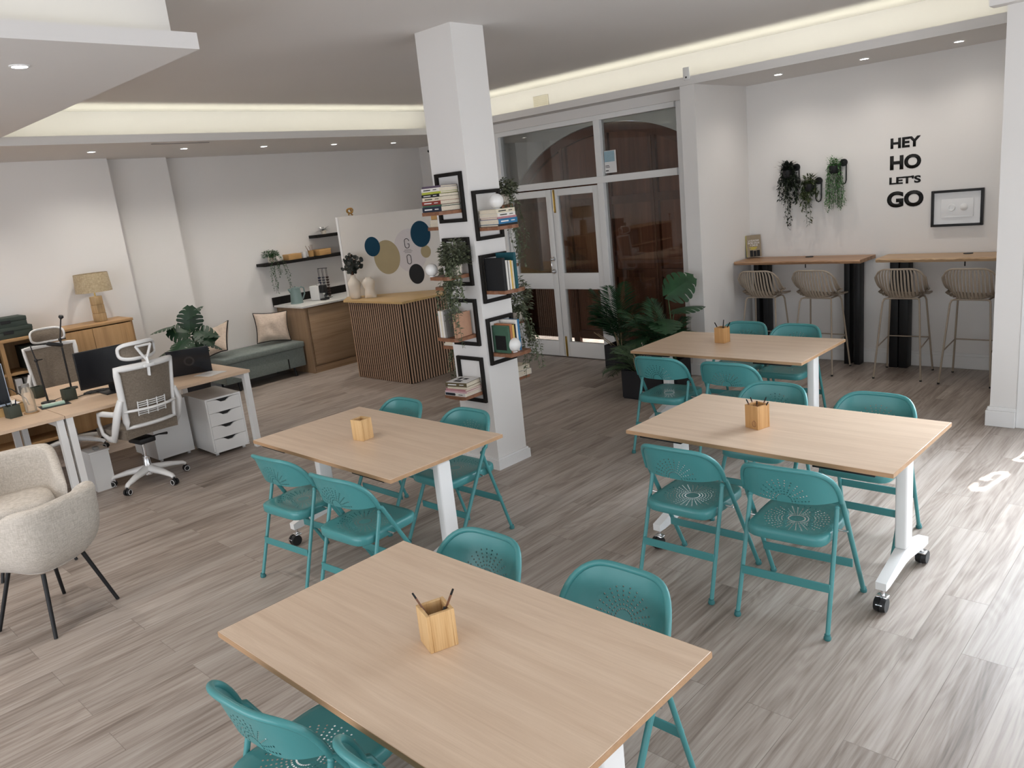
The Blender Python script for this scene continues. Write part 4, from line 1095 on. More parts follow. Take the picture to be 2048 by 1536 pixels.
g = [(.925, 1.62)]+[(.893+.028*cos(a), 1.622+.028*sin(a)) for a in [k*pi/10 for k in range(0, 11)]][1:]+[(.865, 1.562)]+[(.893+.028*cos(a), 1.562+.028*sin(a)) for a in [pi+k*pi/10 for k in range(0, 11)]]+[(.921, 1.585), (.90, 1.585)]
ztube(g, .0036, 'letter_g')
oo = [(.897+.026*cos(k*pi/10), 1.425+.026*sin(k*pi/10)) for k in range(11)]+[(.897+.026*cos(pi+k*pi/10), 1.362+.026*sin(pi+k*pi/10)) for k in range(11)]
oo.append(oo[0]); ztube(oo, .0036, 'letter_o')
b = MB()
for z, a0, a1 in ((1.512, .85, .94), (1.496, .835, .955), (1.480, .85, .94)): b.box(a0, a1, -.0012, -.0007, z-.9885-.003, z-.9885+.003)
b.build('small_print', colr('grey_ink', 120, 118, 116), t, smooth=False)
# knot ornament
t = empty('knot_ornament', 'small antique gold knot ornament standing on top of the printed partition', 'ornament', (-8.49+.20*cos(A32)-.02*sin(A32), 5.80+.20*sin(A32)+.02*cos(A32), .9885+1.0055), A32)
P = []
for k in range(40):
    a = 2*pi*k/40; r_ = .030+.012*cos(3*a)
    P.append((-.005+r_*cos(2*a)*1.0, .010*sin(3*a), .062+.9*r_*sin(2*a)+.012*sin(a)))
b = MB(); b.tube(P, .010, 10, closed=True); b.tube([(.01, 0, .02), (.03, 0, .008)], .009, 8); b.tube([(-.02, 0, .03), (-.025, 0, .009)], .009, 8); b.build('knot', M['gold'], t, ang=80)
# vases
def vase(label, x, y, prof, grp, seed):
    prof = [(r*1.17, z) for r, z in prof]
    rnd = random.Random(seed); ph = [rnd.uniform(0, 6) for _ in range(3)]
    t = empty('vase', label, 'vase', (x, y, .9885), 0, 'cream ceramic body vases')
    wob = lambda a, z: 1+.10*sin(2*a+ph[0]+z*20)+.06*sin(3*a+ph[1]-z*30)
    b = MB(); b.lathe(prof, 32, (0, 0, 0), wob); b.build('body', M['ceramic'], t, ang=80)
    b = MB(); b.lathe([(.013, prof[-3][1]-.03), (prof[-2][0]*.8, prof[-3][1]-.03), (.0, prof[-3][1]-.03)], 14); b.build('dark_mouth', M['boxin'], t)
    return t
V1 = (-8.16, 5.70); V2 = (-7.99, 5.80)
vase('taller cream body-shaped vase holding the dark round-leaved branch', V1[0], V1[1], [(0, 0), (.052, 0), (.058, .03), (.066, .08), (.060, .12), (.066, .17), (.062, .20), (.040, .235), (.026, .26), (.024, .285), (.028, .295), (.018, .294), (.016, .25)], '', 3)
vase('shorter cream torso-shaped vase standing empty beside the taller one', V2[0], V2[1], [(0, 0), (.060, 0), (.066, .04), (.060, .08), (.052, .11), (.060, .15), (.066, .19), (.05, .225), (.03, .24), (.028, .255), (.018, .254), (.016, .23)], '', 4)
rnd = random.Random(9)
t = empty('leaf_branch', 'dark branch with round eucalyptus leaves standing in the taller cream vase', 'plant', (V1[0], V1[1], .9885+.262), A32)
st, lv = MB(), MB()
for (dx, dy, h) in ((-.10, -.02, .20), (.13, 0, .19), (.0, .02, .27), (.07, -.05, .24), (-.12, .03, .10), (.02, -.06, .17), (.10, .04, .12), (-.03, .01, .23), (.05, .03, .21)):
    pts = [(dx*u**1.3, dy*u, h*u+.02) for u in [k/6 for k in range(7)]]
    st.tube(pts, .0022, 5)
    for k in range(11):
        u = .3+.7*k/10; p = Vector((dx*u**1.3, dy*u, h*u+.02)); a = rnd.uniform(0, 2*pi)
        d = Vector((cos(a), sin(a)*.8, rnd.uniform(-.3, .5))).normalized(); c = p+d*.024
        nrm = Vector((rnd.uniform(-.5, .5), -1, rnd.uniform(-.3, .6))).normalized(); s1 = nrm.cross((0, 0, 1)).normalized(); s2 = nrm.cross(s1); rr = rnd.uniform(.018, .028)
        lv.bm.faces.new([lv.bm.verts.new(c+s1*rr*cos(2*pi*q/9)+s2*rr*sin(2*pi*q/9)) for q in range(9)])
st.build('stems', M['board'], t); lv.build('leaves', M['leafk'], t, smooth=False)

# ------------------------------------------------------------------ kitchenette
KX = -9.03
t = empty('base_cabinet', 'rustic oak kitchen base cabinet between the bench and the slatted counter', 'cabinet', (0, 0, 0))
b = MB(); b.box(XB+.02, KX-.02, 5.50, 6.9, .09, .885); b.build('carcass', M['rustic'], t, smooth=False)
tag(box('side_panel', XB+.02, KX, 5.48, 5.4995, 0, .885, M['rusticv'], t), 'upright oak side panel')
box('drawer_front', KX-.0195, KX, 5.525, 6.22, .115, .872, M['rustic'], t, .002); box('drawer_front', KX-.0195, KX, 6.225, 6.9, .115, .872, M['rustic'], t, .002)
box('plinth', XB+.05, KX-.005, 5.505, 6.9, 0, .089, M['rustic'], t)
w_ = empty('worktop', 'pale marble worktop over the rustic oak cabinet', 'worktop', (0, 0, 0))
MB().box(XB+.022, KX+.02, 5.44, 6.9, .8855, .910, .002).build('slab', M['worktop'], w_, smooth=False)
tag(MB().box(XB+.001, XB+.0215, 5.44, 6.9, .886, 1.015, .002).build('upstand', M['blackw'], w_, smooth=False), 'black splash upstand')
WZ = .9105
t = empty('electric_kettle', 'sage green kettle at the left end of the marble worktop', 'kettle', (-9.47, 5.65, WZ), RAD(70))
b = MB(); b.lathe([(0, .0), (.086, .0), (.086, .012), (.080, .016), (.082, .03), (.074, .12), (.066, .19), (.060, .205), (0, .207)], 28); b.build('body', M['kettle'], t)
b = MB(); b.lathe([(0, .2075), (.054, .2075), (.05, .217), (.012, .22), (.012, .232), (0, .233)], 22); b.build('lid', M['kettle'], t)
b = MB(); b.tube([(.058, 0, .20), (.085, 0, .215), (.118, 0, .195), (.12, 0, .12), (.085, 0, .05)], .010, 8); b.build('handle', M['kettle'], t, ang=80)
b = MB(); b.tube([(-.055, 0, .17), (-.075, 0, .19), (-.09, 0, .205)], [.028, .018, .012], 10); b.build('spout', M['kettle'], t, ang=80)
t = empty('coffee_machine', 'white and black capsule coffee machine on the marble worktop', 'coffee machine', (-9.36, 5.93, WZ), RAD(15))
box('body', -.10, .06, -.055, .055, 0, .20, M['whitep'], t, .012, 3); box('front', .0605, .14, -.045, .045, .10, .205, M['black'], t, .01, 3)
box('drip_tray', .0605, .15, -.045, .045, 0, .022, M['black'], t, .004); box('back_panel', -.10, .06, .0555, .062, .01, .19, M['black'], t, .003)
b = MB(); b.cone((.10, 0, .075), (.10, 0, .0995), .014, .018, 12); b.build('nozzle', M['chrome'], t)
b = MB(); b.tube([(.03, -.03, .2005), (.03, -.03, .225), (.03, .03, .225), (.03, .03, .2005)], .006, 6); b.build('lever', M['chrome'], t)
t = empty('capsule_rack', 'dark wire rack of coffee capsules behind the coffee machine', 'rack', (-9.47, 6.12, WZ), RAD(30))
b = MB()
for x in (-.06, 0, .06):
    for y in (-.014, .014): b.tube([(x, y, .004), (x, y, .40), (x, y+.01, .41)], .003, 6)
b.tube([(-.075, .01, .41), (.075, .01, .41)], .004, 6); b.box(-.08, .08, -.04, .04, 0, .006, .001)
b.build('wire_frame', M['blackm'], t)
cap = [colr('navy_capsule', 36, 40, 70), colr('steel_capsule', 96, 96, 104), colr('brown_capsule', 74, 56, 50)]
for i, x in enumerate((-.06, 0, .06)):
    b = MB()
    for k in range(8): b.lathe([(0, 0), (.018, 0), (.022, .018), (.024, .02), (0, .022)], 12, (x, 0, .02+k*.036))
    b.build('capsule_column', cap[i % 3], t)
# floating shelves
t = empty('floating_shelf', 'long black floating shelf above the kettle, carrying boxes and a trailing plant', 'shelf', (0, 0, 0), 0, 'black floating shelves on the rear wall')
box('plank', XB+.001, XB+.225, 5.30, 6.9, 1.452, 1.492, M['blackw'], t, .002)
t = empty('floating_shelf', 'short black floating shelf higher up, partly behind the printed partition', 'shelf', (0, 0, 0), 0, 'black floating shelves on the rear wall')
box('plank', XB+.001, XB+.205, 6.17, 6.9, 1.735, 1.775, M['blackw'], t, .002)
SZ = 1.4925
def carton(label, x, y, w, d, h, rz=0):
    t = empty('card_box', label, 'box', (x, y, SZ), rz, 'kraft boxes on the black shelf')
    box('box_body', -w/2, w/2, -d/2, d/2, 0, h*.7, M['card'], t, .001); box('lid', -w/2-.002, w/2+.002, -d/2-.002, d/2+.002, h*.7+.0003, h, colr('kraft_lid', 190, 152, 102), t, .001)
carton('left kraft box on the black shelf, beside the trailing plant', XB+.12, 5.79, .15, .20, .075); carton('right kraft box on the black shelf, closest to the partition', XB+.12, 6.27, .15, .20, .085, .05)
def cup(label, x, y, mat, r_, h, sticks=0):
    t = empty('cup', label, 'cup', (x, y, SZ), 0)
    b = MB(); b.lathe([(0, 0), (r_*.8, 0), (r_, h), (r_*.9, h), (r_*.72, .01), (0, .01)], 20); b.build('cup_body', mat, t)
    b = MB()
    for k in range(sticks):
        a = k*2.4; b.box(-.003, .003, -.001, .001, .015, .165, 0, 2, Tr(.010*cos(a), .010*sin(a), 0) @ Rt(.30*cos(a)+.18, 'X') @ Rt(.3*sin(a), 'Y'))
    if sticks: tag(b.build('stirring_sticks', M['board'], t, smooth=False), 'dark wooden stirring sticks')
    else: b.bm.free()
cup('white paper cup between the two kraft boxes on the black shelf', XB+.13, 5.97, M['paper'], .042, .085)
cup('kraft cup of wooden stirring sticks on the black shelf', XB+.13, 6.085, M['card'], .042, .085, 5)
rr_ = random.Random(44)
shelf_plant('small trailing plant at the left end of the long black shelf', XB+.125, 5.46, SZ, M['leafm'], [(rr_.uniform(.10, .17), rr_.uniform(-.10, .17), rr_.uniform(-.42, -.12), 26) for _ in range(11)], 330, 45, .030, .017, .045, .10, .10)
rr_ = random.Random(46)
t = empty('potted_plant', 'tiny pale-flowered plant on the short black shelf beside the partition', 'plant', (XB+.10, 6.36, 1.7755), 0)
b = MB(); b.lathe([(0, 0), (.035, 0), (.042, .05), (.036, .05), (.033, .04), (0, .04)], 16); b.build('pot', M['ceramic'], t)
b, f = MB(), MB()
for k in range(40):
    a = rr_.uniform(0, 6.3); b.leaf((0, 0, .045), (cos(a), sin(a), rr_.uniform(.2, 1.2)), (0, 0, 1), rr_.uniform(.07, .13), .010, .2, .4, 2)
for k in range(6): f.sphere((rr_.uniform(-.04, .05), rr_.uniform(-.06, .06), rr_.uniform(.07, .10)), .014, 8, 6)
b.build('foliage', M['leafk'], t); f.build('flowers', M['paper'], t)

# ------------------------------------------------------------------ bench and cushions
t = empty('storage_bench', 'grey-green upholstered storage bench along the rear wall', 'bench', (0, 0, 0))
MB().box(XB+.02, -9.17, 4.31, 5.455, .115, .365, .012, 3).build('chest', M['benchf'], t)
MB().box(XB+.02, -9.145, 4.305, 5.465, .3655, .445, .022, 4).build('lid_cushion', M['benchf'], t)
for y in (4.48, 5.29):
    for x in (-9.21, -9.66):
        b = MB(); b.tube([(x, y, .1145), (x+(.03 if x > -9.4 else -.0), y, .0)], .013, 10); b.build('leg', M['blackm'], t)
b = MB(); b.box(-9.168, -9.162, 5.19, 5.205, .12, .25); b.build('strap', M['blackm'], t)
def cushion(label, loc, rot, w, h, d):
    t = empty('cushion', label, 'cushion', loc, 0, 'beige black-piped cushions on the bench'); t.rotation_euler = rot
    N = 22; b = MB()
    for sgn in (1, -1):
        def f(u, v, sgn=sgn):
            x, z = -1+2*u, -1+2*v
            e = (1-abs(x)**2.6)*(1-abs(z)**2.6)
            k = 1-.07*(1-x*x*z*z)*(x*x+z*z)/1.0*.55
            wr = .010*sin(7*x+3*z)*e+.008*sin(5*z-4*x*z)*e
            return Vector((x*w/2*(1-.10*(1-z*z)), sgn*(.004+d*.5*max(e, 0)**.55)+wr*sgn, z*h/2*(1-.10*(1-x*x))))
        b.surf(f, N, N)
    b.build('cover', M['cush'], t, ang=80, merge=True)
    b = MB(); c = .0
    P = [(-w/2, 0, -h/2), (w/2, 0, -h/2), (w/2, 0, h/2), (-w/2, 0, h/2)]
    pts = []
    for i in range(4):
        A, B = Vector(P[i]), Vector(P[(i+1) % 4])
        for k in range(8):
            p = A.lerp(B, k/8); x_, z_ = p.x/(w/2), p.z/(h/2); pts.append(Vector((p.x*(1-.10*(1-z_*z_)), 0, p.z*(1-.10*(1-x_*x_)))))
    b.tube(pts, .0085, 6, closed=True); b.build('piping', M['piping'], t, ang=80)
    return t
cushion('beige black-piped cushion at the right end of the bench against the oak cabinet', (-9.44, 5.20, .672), (RAD(-14), RAD(4), RAD(72)), .44, .40, .15)
cushion('beige black-piped cushion at the left end of the bench, behind the potted plant', (-9.42, 4.40, .66), (RAD(-30), RAD(-16), RAD(20)), .42, .40, .15)
# ------------------------------------------------------------------ sideboard on the left wall
SX0, SX1, SZT = -9.415, -9.00, 1.165
SY0, SY1 = .35, 3.30
t = empty('sideboard', 'long oak sideboard with open shelves along the left wall, under the jute lamp', 'sideboard', (0, 0, 0))
box('top', SX0, SX1+.01, SY0, SY1+.01, SZT-.028, SZT, M['oak'], t, .002)
box('end_panel', SX0, SX1, SY1-.022, SY1, .0, SZT-.0285, M['oakv'], t); box('end_panel', SX0, SX1, SY0, SY0+.022, 0, SZT-.0285, M['oakv'], t)
box('back_panel', SX0, SX0+.012, SY0+.0225, SY1-.0225, .05, SZT-.0285, M['oakv'], t)
for y in (.95, 1.5, 2.02, 2.46): box('divider', SX0+.0125, SX1-.002, y-.018, y+.018, .05, SZT-.0285, M['oakv'], t)
YB = [SY0+.022, .932, .968, 1.482, 1.518, 2.002, 2.038, 2.442, 2.478, SY1-.022]
for z in (.05, .42, .80):
    for i in range(0, 8, 2): box('shelf', SX0+.0125, SX1-.01, YB[i]+.0005, YB[i+1]-.0005, z, z+.022, M['oak'], t)
box('bottom_shelf', SX0+.0125, SX1-.01, 2.4785, SY1-.0225, .05, .072, M['oak'], t)
for y0_, y1_, l in ((2.470, 2.868, 'left sideboard door'), (2.872, SY1-.024, 'right sideboard door')):
    d = box('door', SX1-.0015, SX1+.018, y0_, y1_, .06, SZT-.04, M['oakv'], t, .001)
    MB().box(SX1+.0182, SX1+.024, (y0_+.06 if 'right' in l else y1_-.06)-.004, (y0_+.06 if 'right' in l else y1_-.06)+.004, .50, .66).build('handle', M['brass'], d, smooth=False)
# things in the open shelves
def fbox(nm, label, x0, x1, y0, y1, z0, z1, mat, grp, handle=True, lid=False):
    t = empty(nm, label, 'box', ((x0+x1)/2, (y0+y1)/2, z0), 0, grp); w, d, h = (x1-x0)/2, (y1-y0)/2, z1-z0
    if lid:
        box('box_body', -w+.003, w-.003, -d+.003, d-.003, 0, h-.04, mat, t, .002); box('lid', -w, w, -d, d, h-.0395, h, mat, t, .003)
    else: box('box_body', -w, w, -d, d, 0, h, mat, t, .003)
    if handle: MB().box(w-.002 if not lid else w-.0025, w+.004, -.045, .045, h*.40, h*.40+.032, .002).build('label_holder', M['blackm'], t, smooth=False)
fbox('storage_box', 'upper dark green storage box of the two stacked on the sideboard', -9.36, -9.08, 1.93, 2.315, SZT+.1105, SZT+.205, M['boxgreen'], 'dark green boxes on the sideboard', True, True)
fbox('storage_box', 'lower dark green storage box of the two stacked on the sideboard', -9.37, -9.06, 1.90, 2.345, SZT+.0005, SZT+.110, M['boxgreen'], 'dark green boxes on the sideboard', True, True)
fbox('storage_box', 'green file box in the upper open shelf, leftmost beside the oak divider', -9.38, -9.03, 1.56, 1.96, .8225, 1.10, M['boxgreen'], 'green file boxes inside the sideboard', True)
fbox('storage_box', 'green file box in the upper open shelf behind the far office chair', -9.38, -9.06, 2.22, 2.435, .8225, 1.06, M['boxgreen'], 'green file boxes inside the sideboard', True)
y = 1.55; rnd = random.Random(3); k = 0
bl = ['white ring binder, leftmost in the lower open shelf', 'pale ring binder, second in the lower open shelf', 'white ring binder, third in the lower open shelf', 'grey ring binder, fourth in the lower open shelf', 'white ring binder next to the oak divider']
for k in range(5):
    t = empty('ring_binder', bl[k]+' of the sideboard', 'binder', (SX1-.17, y+.035, .4425), 0, 'ring binders in the sideboard')
    box('cover', -.14, .14, -.032, .032, 0, .315, [M['paper'], M['whitep'], M['paper'], bc['grey'], M['paper']][k], t, .003); box('spine_label', .1402, .1412, -.020, .020, .12, .24, [M['ink'], bc['grey'], bc['purple'], M['paper'], bc['grey']][k], t)
    y += .082
y = 2.06
for k, l in enumerate(('white ring binder, first right of the oak divider', 'patterned grey ring binder, second right of the oak divider', 'white ring binder, third right of the oak divider', 'lilac ring binder, nearest the closed doors')):
    t = empty('ring_binder', l+' in the lower shelf', 'binder', (SX1-.17, y+.035, .4425), 0, 'ring binders in the sideboard')
    box('cover', -.14, .14, -.032, .032, 0, .315, [M['paper'], bc['grey'], M['whitep'], bc['purple']][k], t, .003); box('spine_label', .1402, .1412, -.020, .020, .12, .24, [bc['grey'], M['paper'], M['ink'], M['paper']][k], t)
    y += .085
# table lamp
t = empty('table_lamp', 'table lamp with jute drum shade and raw wood base on the sideboard', 'lamp', (-9.21, 3.05, SZT+.0005), RAD(20))
b = MB()
rnd = random.Random(2)
for k in range(3): b.box(-.05+.004*k, .05-.003*k, -.05, .05, .092*k, .092*k+.0915, .006, 2, Rt(.05*k, 'Z'))
b.build('wooden_base', M['rawwood'], t)
b = MB(); b.cone((0, 0, .276), (0, 0, .36), .008, .008, 10); b.cone((0, 0, .36), (0, 0, .40), .018, .018, 12); b.build('stem', M['brass'], t)
b = MB(); b.lathe([(.185, .325), (.170, .525), (.167, .525), (.182, .325), (.185, .325)], 40); b.build('lamp_shade', M['shade'], t)

# ------------------------------------------------------------------ bench desks
def desk(label, y0, y1):
    t = empty('desk', label, 'desk', (-7.43, (y0+y1)/2, 0), 0, 'double white-legged bench desks'); L = (y1-y0)/2
    box('desktop', .005, .75, -L, L, .715, .740, M['beechy'], t, .001, 1); box('desktop', -.75, -.005, -L, L, .715, .740, M['beechy'], t, .001, 1)
    for s in (-1, 1):
        y = s*(L-.032)
        for x in (.705, -.705):
            b = MB(); b.prism([(-.028, -.025), (.028, -.025), (.028, .025), (-.028, .025)], 0, .66, Tr(x, y, 0)); o = b.build('leg', M['whitem'], t, smooth=False)
        b = MB(); b.box(-.733, .733, y-.025, y+.025, .6605, .7145); b.build('end_rail', M['whitem'], t, smooth=False)
    for x in (.35, -.35): b = MB(); b.box(x-.02, x+.02, -L+.06, L-.06, .665, .705); b.build('long_rail', M['whitem'], t, smooth=False)
    return t
desk('right-hand bench desk with the monitor, laptop and drawer unit', 1.795, 3.38)
desk('left-hand bench desk cut off by the left edge of the photo', .205, 1.79)
# drawer unit
def drawers(label, x, y, rz, n=4, w=.34, d=.52, h=.545):
    t = empty('drawer_unit', label, 'drawer unit', (x, y, 0), rz, 'white drawer pedestals')
    z0 = .035
    b = MB(); b.box(-d, -.018, -w/2, w/2, z0, z0+.016); b.box(-d, -.018, -w/2, w/2, h-.016, h); b.box(-d, -.001, -w/2, -w/2+.014, z0+.016, h-.016); b.box(-d, -.001, w/2-.014, w/2, z0+.016, h-.016); b.box(-d, -d+.01, -w/2+.014, w/2-.014, z0+.016, h-.016)
    b.box(-.018, 0, -w/2, w/2, z0, z0+.010); b.box(-.018, 0, -w/2, w/2, h-.016, h)
    b.build('carcass', M['whitem'], t, smooth=False)
    H_ = (h-z0-.026)/n
    for k in range(n):
        a = z0+.010+H_*k; c = a+H_-.003
        ww = w/2-.016
        P = [(-ww, a), (ww, a), (ww, c), (.10, c), (.06, c-.006), (.022, c-.030), (-.022, c-.030), (-.06, c-.006), (-.10, c), (-ww, c)]
        o = MB().prism(P, -.017, .0005, Matrix(((0, 0, 1, 0), (1, 0, 0, 0), (0, 1, 0, 0), (0, 0, 0, 1)))).build('drawer', M['whitem'], t, smooth=False)
        MB().box(-.06, -.0175, -.10, .10, c-.032, c-.0005).build('finger_recess', M['black'], o, smooth=False)
    for x_ in (-.05, -d+.05):
        for y_ in (-w/2+.04, w/2-.04):
            b = MB(); b.cone((x_, y_-.01, .0165), (x_, y_+.01, .0165), .0165, .0165, 12); b.box(x_-.008, x_+.008, y_-.012, y_+.012, .0168, .0348); b.build('castor', M['whitep'], t)
drawers('white four-drawer pedestal under the right end of the desk', -6.775, 3.12, RAD(-2))
drawers('white pedestal turned away on the far side of the desk', -7.66, 2.755, RAD(180), 3)
# office chairs
def make_office(label, x, y, rz):
    """local: faces +y"""
    t = empty('office_chair', label, 'office chair', (x, y, 0), rz, 'white mesh office chairs')
    for k in range(5):
        a = 2*pi*k/5+RAD(-10)
        b = MB(); c, s = cos(a), sin(a)
        b.tube([(.02*c, .02*s, .125), (.17*c, .17*s, .108), (.285*c, .285*s, .084), (.305*c, .305*s, .068)], [.044, .032, .022, .018], 8, flat=.75); b.build('base_arm', M['whitem'], t, ang=80)
        b = MB(); px_, py_ = .305*c, .305*s
        for q in (-1, 1): b.cone((px_-s*q*.006, py_+c*q*.006, .028), (px_-s*q*.024, py_+c*q*.024, .028), .028, .026, 16)
        b.cone((px_, py_, .03), (px_, py_, .066), .008, .008, 8); w = b.build('castor', M['black'], t)
        b = MB()
        for q in (-1, 1): b.tube([(px_-s*q*.0245+c*.0215*cos(h), py_+c*q*.0245+s*.0215*cos(h), .028+.0215*sin(h)) for h in [j*pi/8 for j in range(16)]], .0022, 5, closed=True)
        b.build('white_ring', M['whitep'], w)
    b = MB(); b.lathe([(0, .075), (.045, .075), (.045, .12), (.030, .14), (.027, .23), (0, .23)], 20); b.build('hub', M['chrome'], t)
    b = MB(); b.cone((0, 0, .23), (0, 0, .36), .014, .014, 14); b.build('gas_lift', M['chrome'], t)
    b = MB(); b.box(-.07, .07, -.10, .10, .36, .405, .01); b.tube([(.06, .0, .38), (.16, .02, .375), (.24, .03, .36)], [.006, .006, .012], 8); b.build('tilt_mechanism', M['black'], t)
    def seat(u, v):
        x_, y_ = -1+2*u, -1+2*v
        e = 1-max(abs(x_), abs(y_))**8
        return Vector((x_*.235*(1-.06*y_*y_), y_*.235+.02, .475+.02*(1-x_*x_*.8)*(1-y_*y_*.5)-.03*max(0, y_-.55)*1.2-.015))
    MB().surf(lambda u, v: seat(1-u, v), 16, 16, .075).build('seat', M['mesh'], t, ang=50)
    # back : white frame with mesh, slightly curved and reclined
    def bk(x_, z_): return Vector((x_, -.235-.10*((z_-.52)/.55)-.02+.055*(x_/.23)**2, z_))
    def hw(z_): return .20+.03*((z_-.56)/.5)
    zz0, zz1 = .56, 1.05
    loop = []
    loop += [bk(-hw(zz0)+2*hw(zz0)*k/10, zz0) for k in range(11)]
    loop += [bk(hw(zz0+(zz1-zz0)*k/10), zz0+(zz1-zz0)*k/10) for k in range(1, 10)]
    loop += [bk(hw(zz1)-2*hw(zz1)*k/10, zz1) for k in range(11)]
    loop += [bk(-hw(zz1-(zz1-zz0)*k/10), zz1-(zz1-zz0)*k/10) for k in range(1, 10)]
    b = MB(); b.tube(loop, .027, 8, closed=True, flat=.6); b.build('back_frame', M['whitep'], t, ang=80)
    MB().surf(lambda u, v: bk((-1+2*u)*hw(zz0+(zz1-zz0)*v), zz0+(zz1-zz0)*v)+Vector((0, .004, 0)), 10, 10, .004).build('back_mesh', M['mesh'], t, ang=80)
    b = MB(); b.tube([bk(-hw(.70), .70)+Vector((0, -.01, 0))]+[bk(-.2+.4*k/10, .70+.012*(k/10-.5)**2)+Vector((0, -.03-.02*sin(pi*k/10), 0)) for k in range(1, 10)]+[bk(hw(.70), .70)+Vector((0, -.01, 0))], .019, 8, flat=.6); b.build('lumbar_bar', M['whitep'], t, ang=80)
    b = MB()
    for z_ in (.655, .672, .689, .722, .739, .756): b.tube([bk(-.11, z_)+Vector((0, -.012, 0)), bk(0, z_)+Vector((0, -.014, 0)), bk(.11, z_)+Vector((0, -.012, 0))], .0045, 6)
    for x_ in (-.115, -.04, .04, .115): b.tube([bk(x_, .645)+Vector((0, -.012, 0)), bk(x_, .766)+Vector((0, -.012, 0))], .0055, 6)
    b.build('lumbar_pad', M['whitep'], t, ang=80)
    # neck and headrest
    b = MB(); P = lambda x_, z_, dy=0: bk(x_*.4, z_)*Vector((0, 1, 1)) if False else Vector((x_, bk(0, z_).y-.016+dy, z_))
    b.tube([P(0, .96), P(0, 1.06), P(0, 1.11, .015)], .020, 8, flat=.5); b.tube([P(0, 1.09, .015), P(-.03, 1.14, .03), P(-.062, 1.205, .045)], .011, 8); b.tube([P(0, 1.09, .015), P(.03, 1.14, .03), P(.062, 1.205, .045)], .011, 8)
    b.tube([P(-.062, 1.203, .045), P(.062, 1.203, .045)], .010, 8); b.box(-.045, .045, P(0, 1.045).y-.022, P(0, 1.045).y-.002, 1.03, 1.06, .006)
    b.build('neck_bracket', M['whitep'], t, ang=70)
    hr = lambda x_, z_: Vector((x_, -.285+.10*(x_/.15)**2*.6-.05*((z_-1.16)/.1)**2, z_))
    lp = [hr(.15*(abs(cos(a))**.5)*(1 if cos(a) > 0 else -1), 1.165+.062*(abs(sin(a))**.55)*(1 if sin(a) > 0 else -1)) for a in [2*pi*k/40 for k in range(40)]]
    b = MB(); b.tube(lp, .018, 8, closed=True, flat=.6); b.build('headrest_frame', M['whitep'], t, ang=80)
    MB().surf(lambda u, v: hr((-1+2*u)*.143, 1.165+(-1+2*v)*.055)+Vector((0, .003, 0)), 10, 6, .004).build('headrest_mesh', M['mesh'], t, ang=80)
    for s in (-1, 1):
        b = MB(); b.tube([bk(s*.215, .80)+Vector((s*.012, 0, 0)), (s*.262, -.235, .70), (s*.272, -.16, .555), (s*.265, -.10, .475), (s*.255, .0, .462), (s*.262, .08, .50), (s*.272, .085, .60), (s*.275, .06, .672), (s*.275, -.04, .684), (s*.268, -.20, .690)], [.032, .040, .038, .034, .026, .022, .020, .020, .026, .024], 8, flat=.6); b.build('armrest', M['whitep'], t, ang=80)
    return t
make_office('white mesh office chair with its back to the room, pulled up to the right-hand desk', -6.70, 2.325, RAD(97))
make_office('white-framed mesh office chair on the far side of the desk, facing the room', -8.52, 2.34, RAD(-98))

# ------------------------------------------------------------------ things on the desks
DZ = .7405
def monitor(label, x, y, rz, w=.54, h=.325, z0=.07, side=None):
    t = empty('monitor', label, 'monitor', (x, y, DZ), rz)
    box('housing', -.022, 0, -w/2, w/2, z0, z0+h, side or M['black'], t, .004); box('screen', .0003, .0015, -w/2+.007, w/2-.007, z0+.016, z0+h-.007, M['screen'], t)
    b = MB(); b.box(-.05, -.0225, -.035, .035, .012, z0+.16, .004); b.build('stand_neck', M['black'], t)
    b = MB(); b.box(-.13, .10, -.11, .11, 0, .0115, .004); b.build('stand_foot', M['black'], t)
    return t
monitor('black monitor with a blank screen on the right-hand desk', -7.20, 2.375, RAD(0))
monitor('silver-edged monitor at the left margin, only its bright right side in view', -7.20, 1.305, RAD(3), .56, .34, .09, colr('silver_blue_bezel', 190, 205, 222, .35))
t = empty('laptop', 'open black laptop with a ring emblem on its lid, in front of the potted monstera', 'laptop', (-7.12, 3.03, DZ), RAD(-23))
box('keyboard_base', -.26, -.008, -.185, .185, 0, .016, M['black'], t, .003)
Tl = Tr(-.006, 0, .004) @ Rt(RAD(12), 'Y')
MB().box(-.004, .004, -.185, .185, .003, .250, .002, 2, Tl).build('lid', M['screen'], t)
b = MB()
for k in range(36):
    a = 2*pi*k/36; b.box(.0041, .0046, .030, .047, -.0012, .0012, 0, 2, Tl @ Tr(0, 0, .13) @ Rt(a, 'X'))
b.build('ring_emblem', colr('dim_grey_emblem', 74, 70, 68), t, smooth=False)
t = empty('paper_sheet', 'white printed sheets lying at the right end of the desk', 'paper', (-6.93, 3.12, DZ), RAD(12))
box('lower_sheet', -.105, .105, -.10, .10, 0, .0012, M['paper'], t); MB().box(-.105, .105, -.10, .10, .0014, .0024, 0, 2, Rt(RAD(9), 'Z')).build('upper_sheet', M['paper'], t, smooth=False)
b = MB()
for k in range(5): b.box(-.08+.02*k, -.075+.02*k, -.07, .02, .0026, .0029, 0, 2, Rt(RAD(9), 'Z'))
b.build('printed_lines', bc['grey'], t, smooth=False)
def pcup(label, x, y, rz, fill):
    t = empty('pen_cup', label, 'pen holder', (x, y, DZ), rz, 'moss green desk cups'); a, w = .046, .006; h = .098
    b = MB(); b.box(-a, a, -a, -a+w, 0, h, .001); b.box(-a, a, a-w, a, 0, h, .001); b.box(-a, -a+w, -a+w, a-w, 0, h, .001); b.box(a-w, a, -a+w, a-w, 0, h, .001); b.box(-a+w, a-w, -a+w, a-w, 0, .008); b.build('cup_walls', M['cupgreen'], t)
    return t
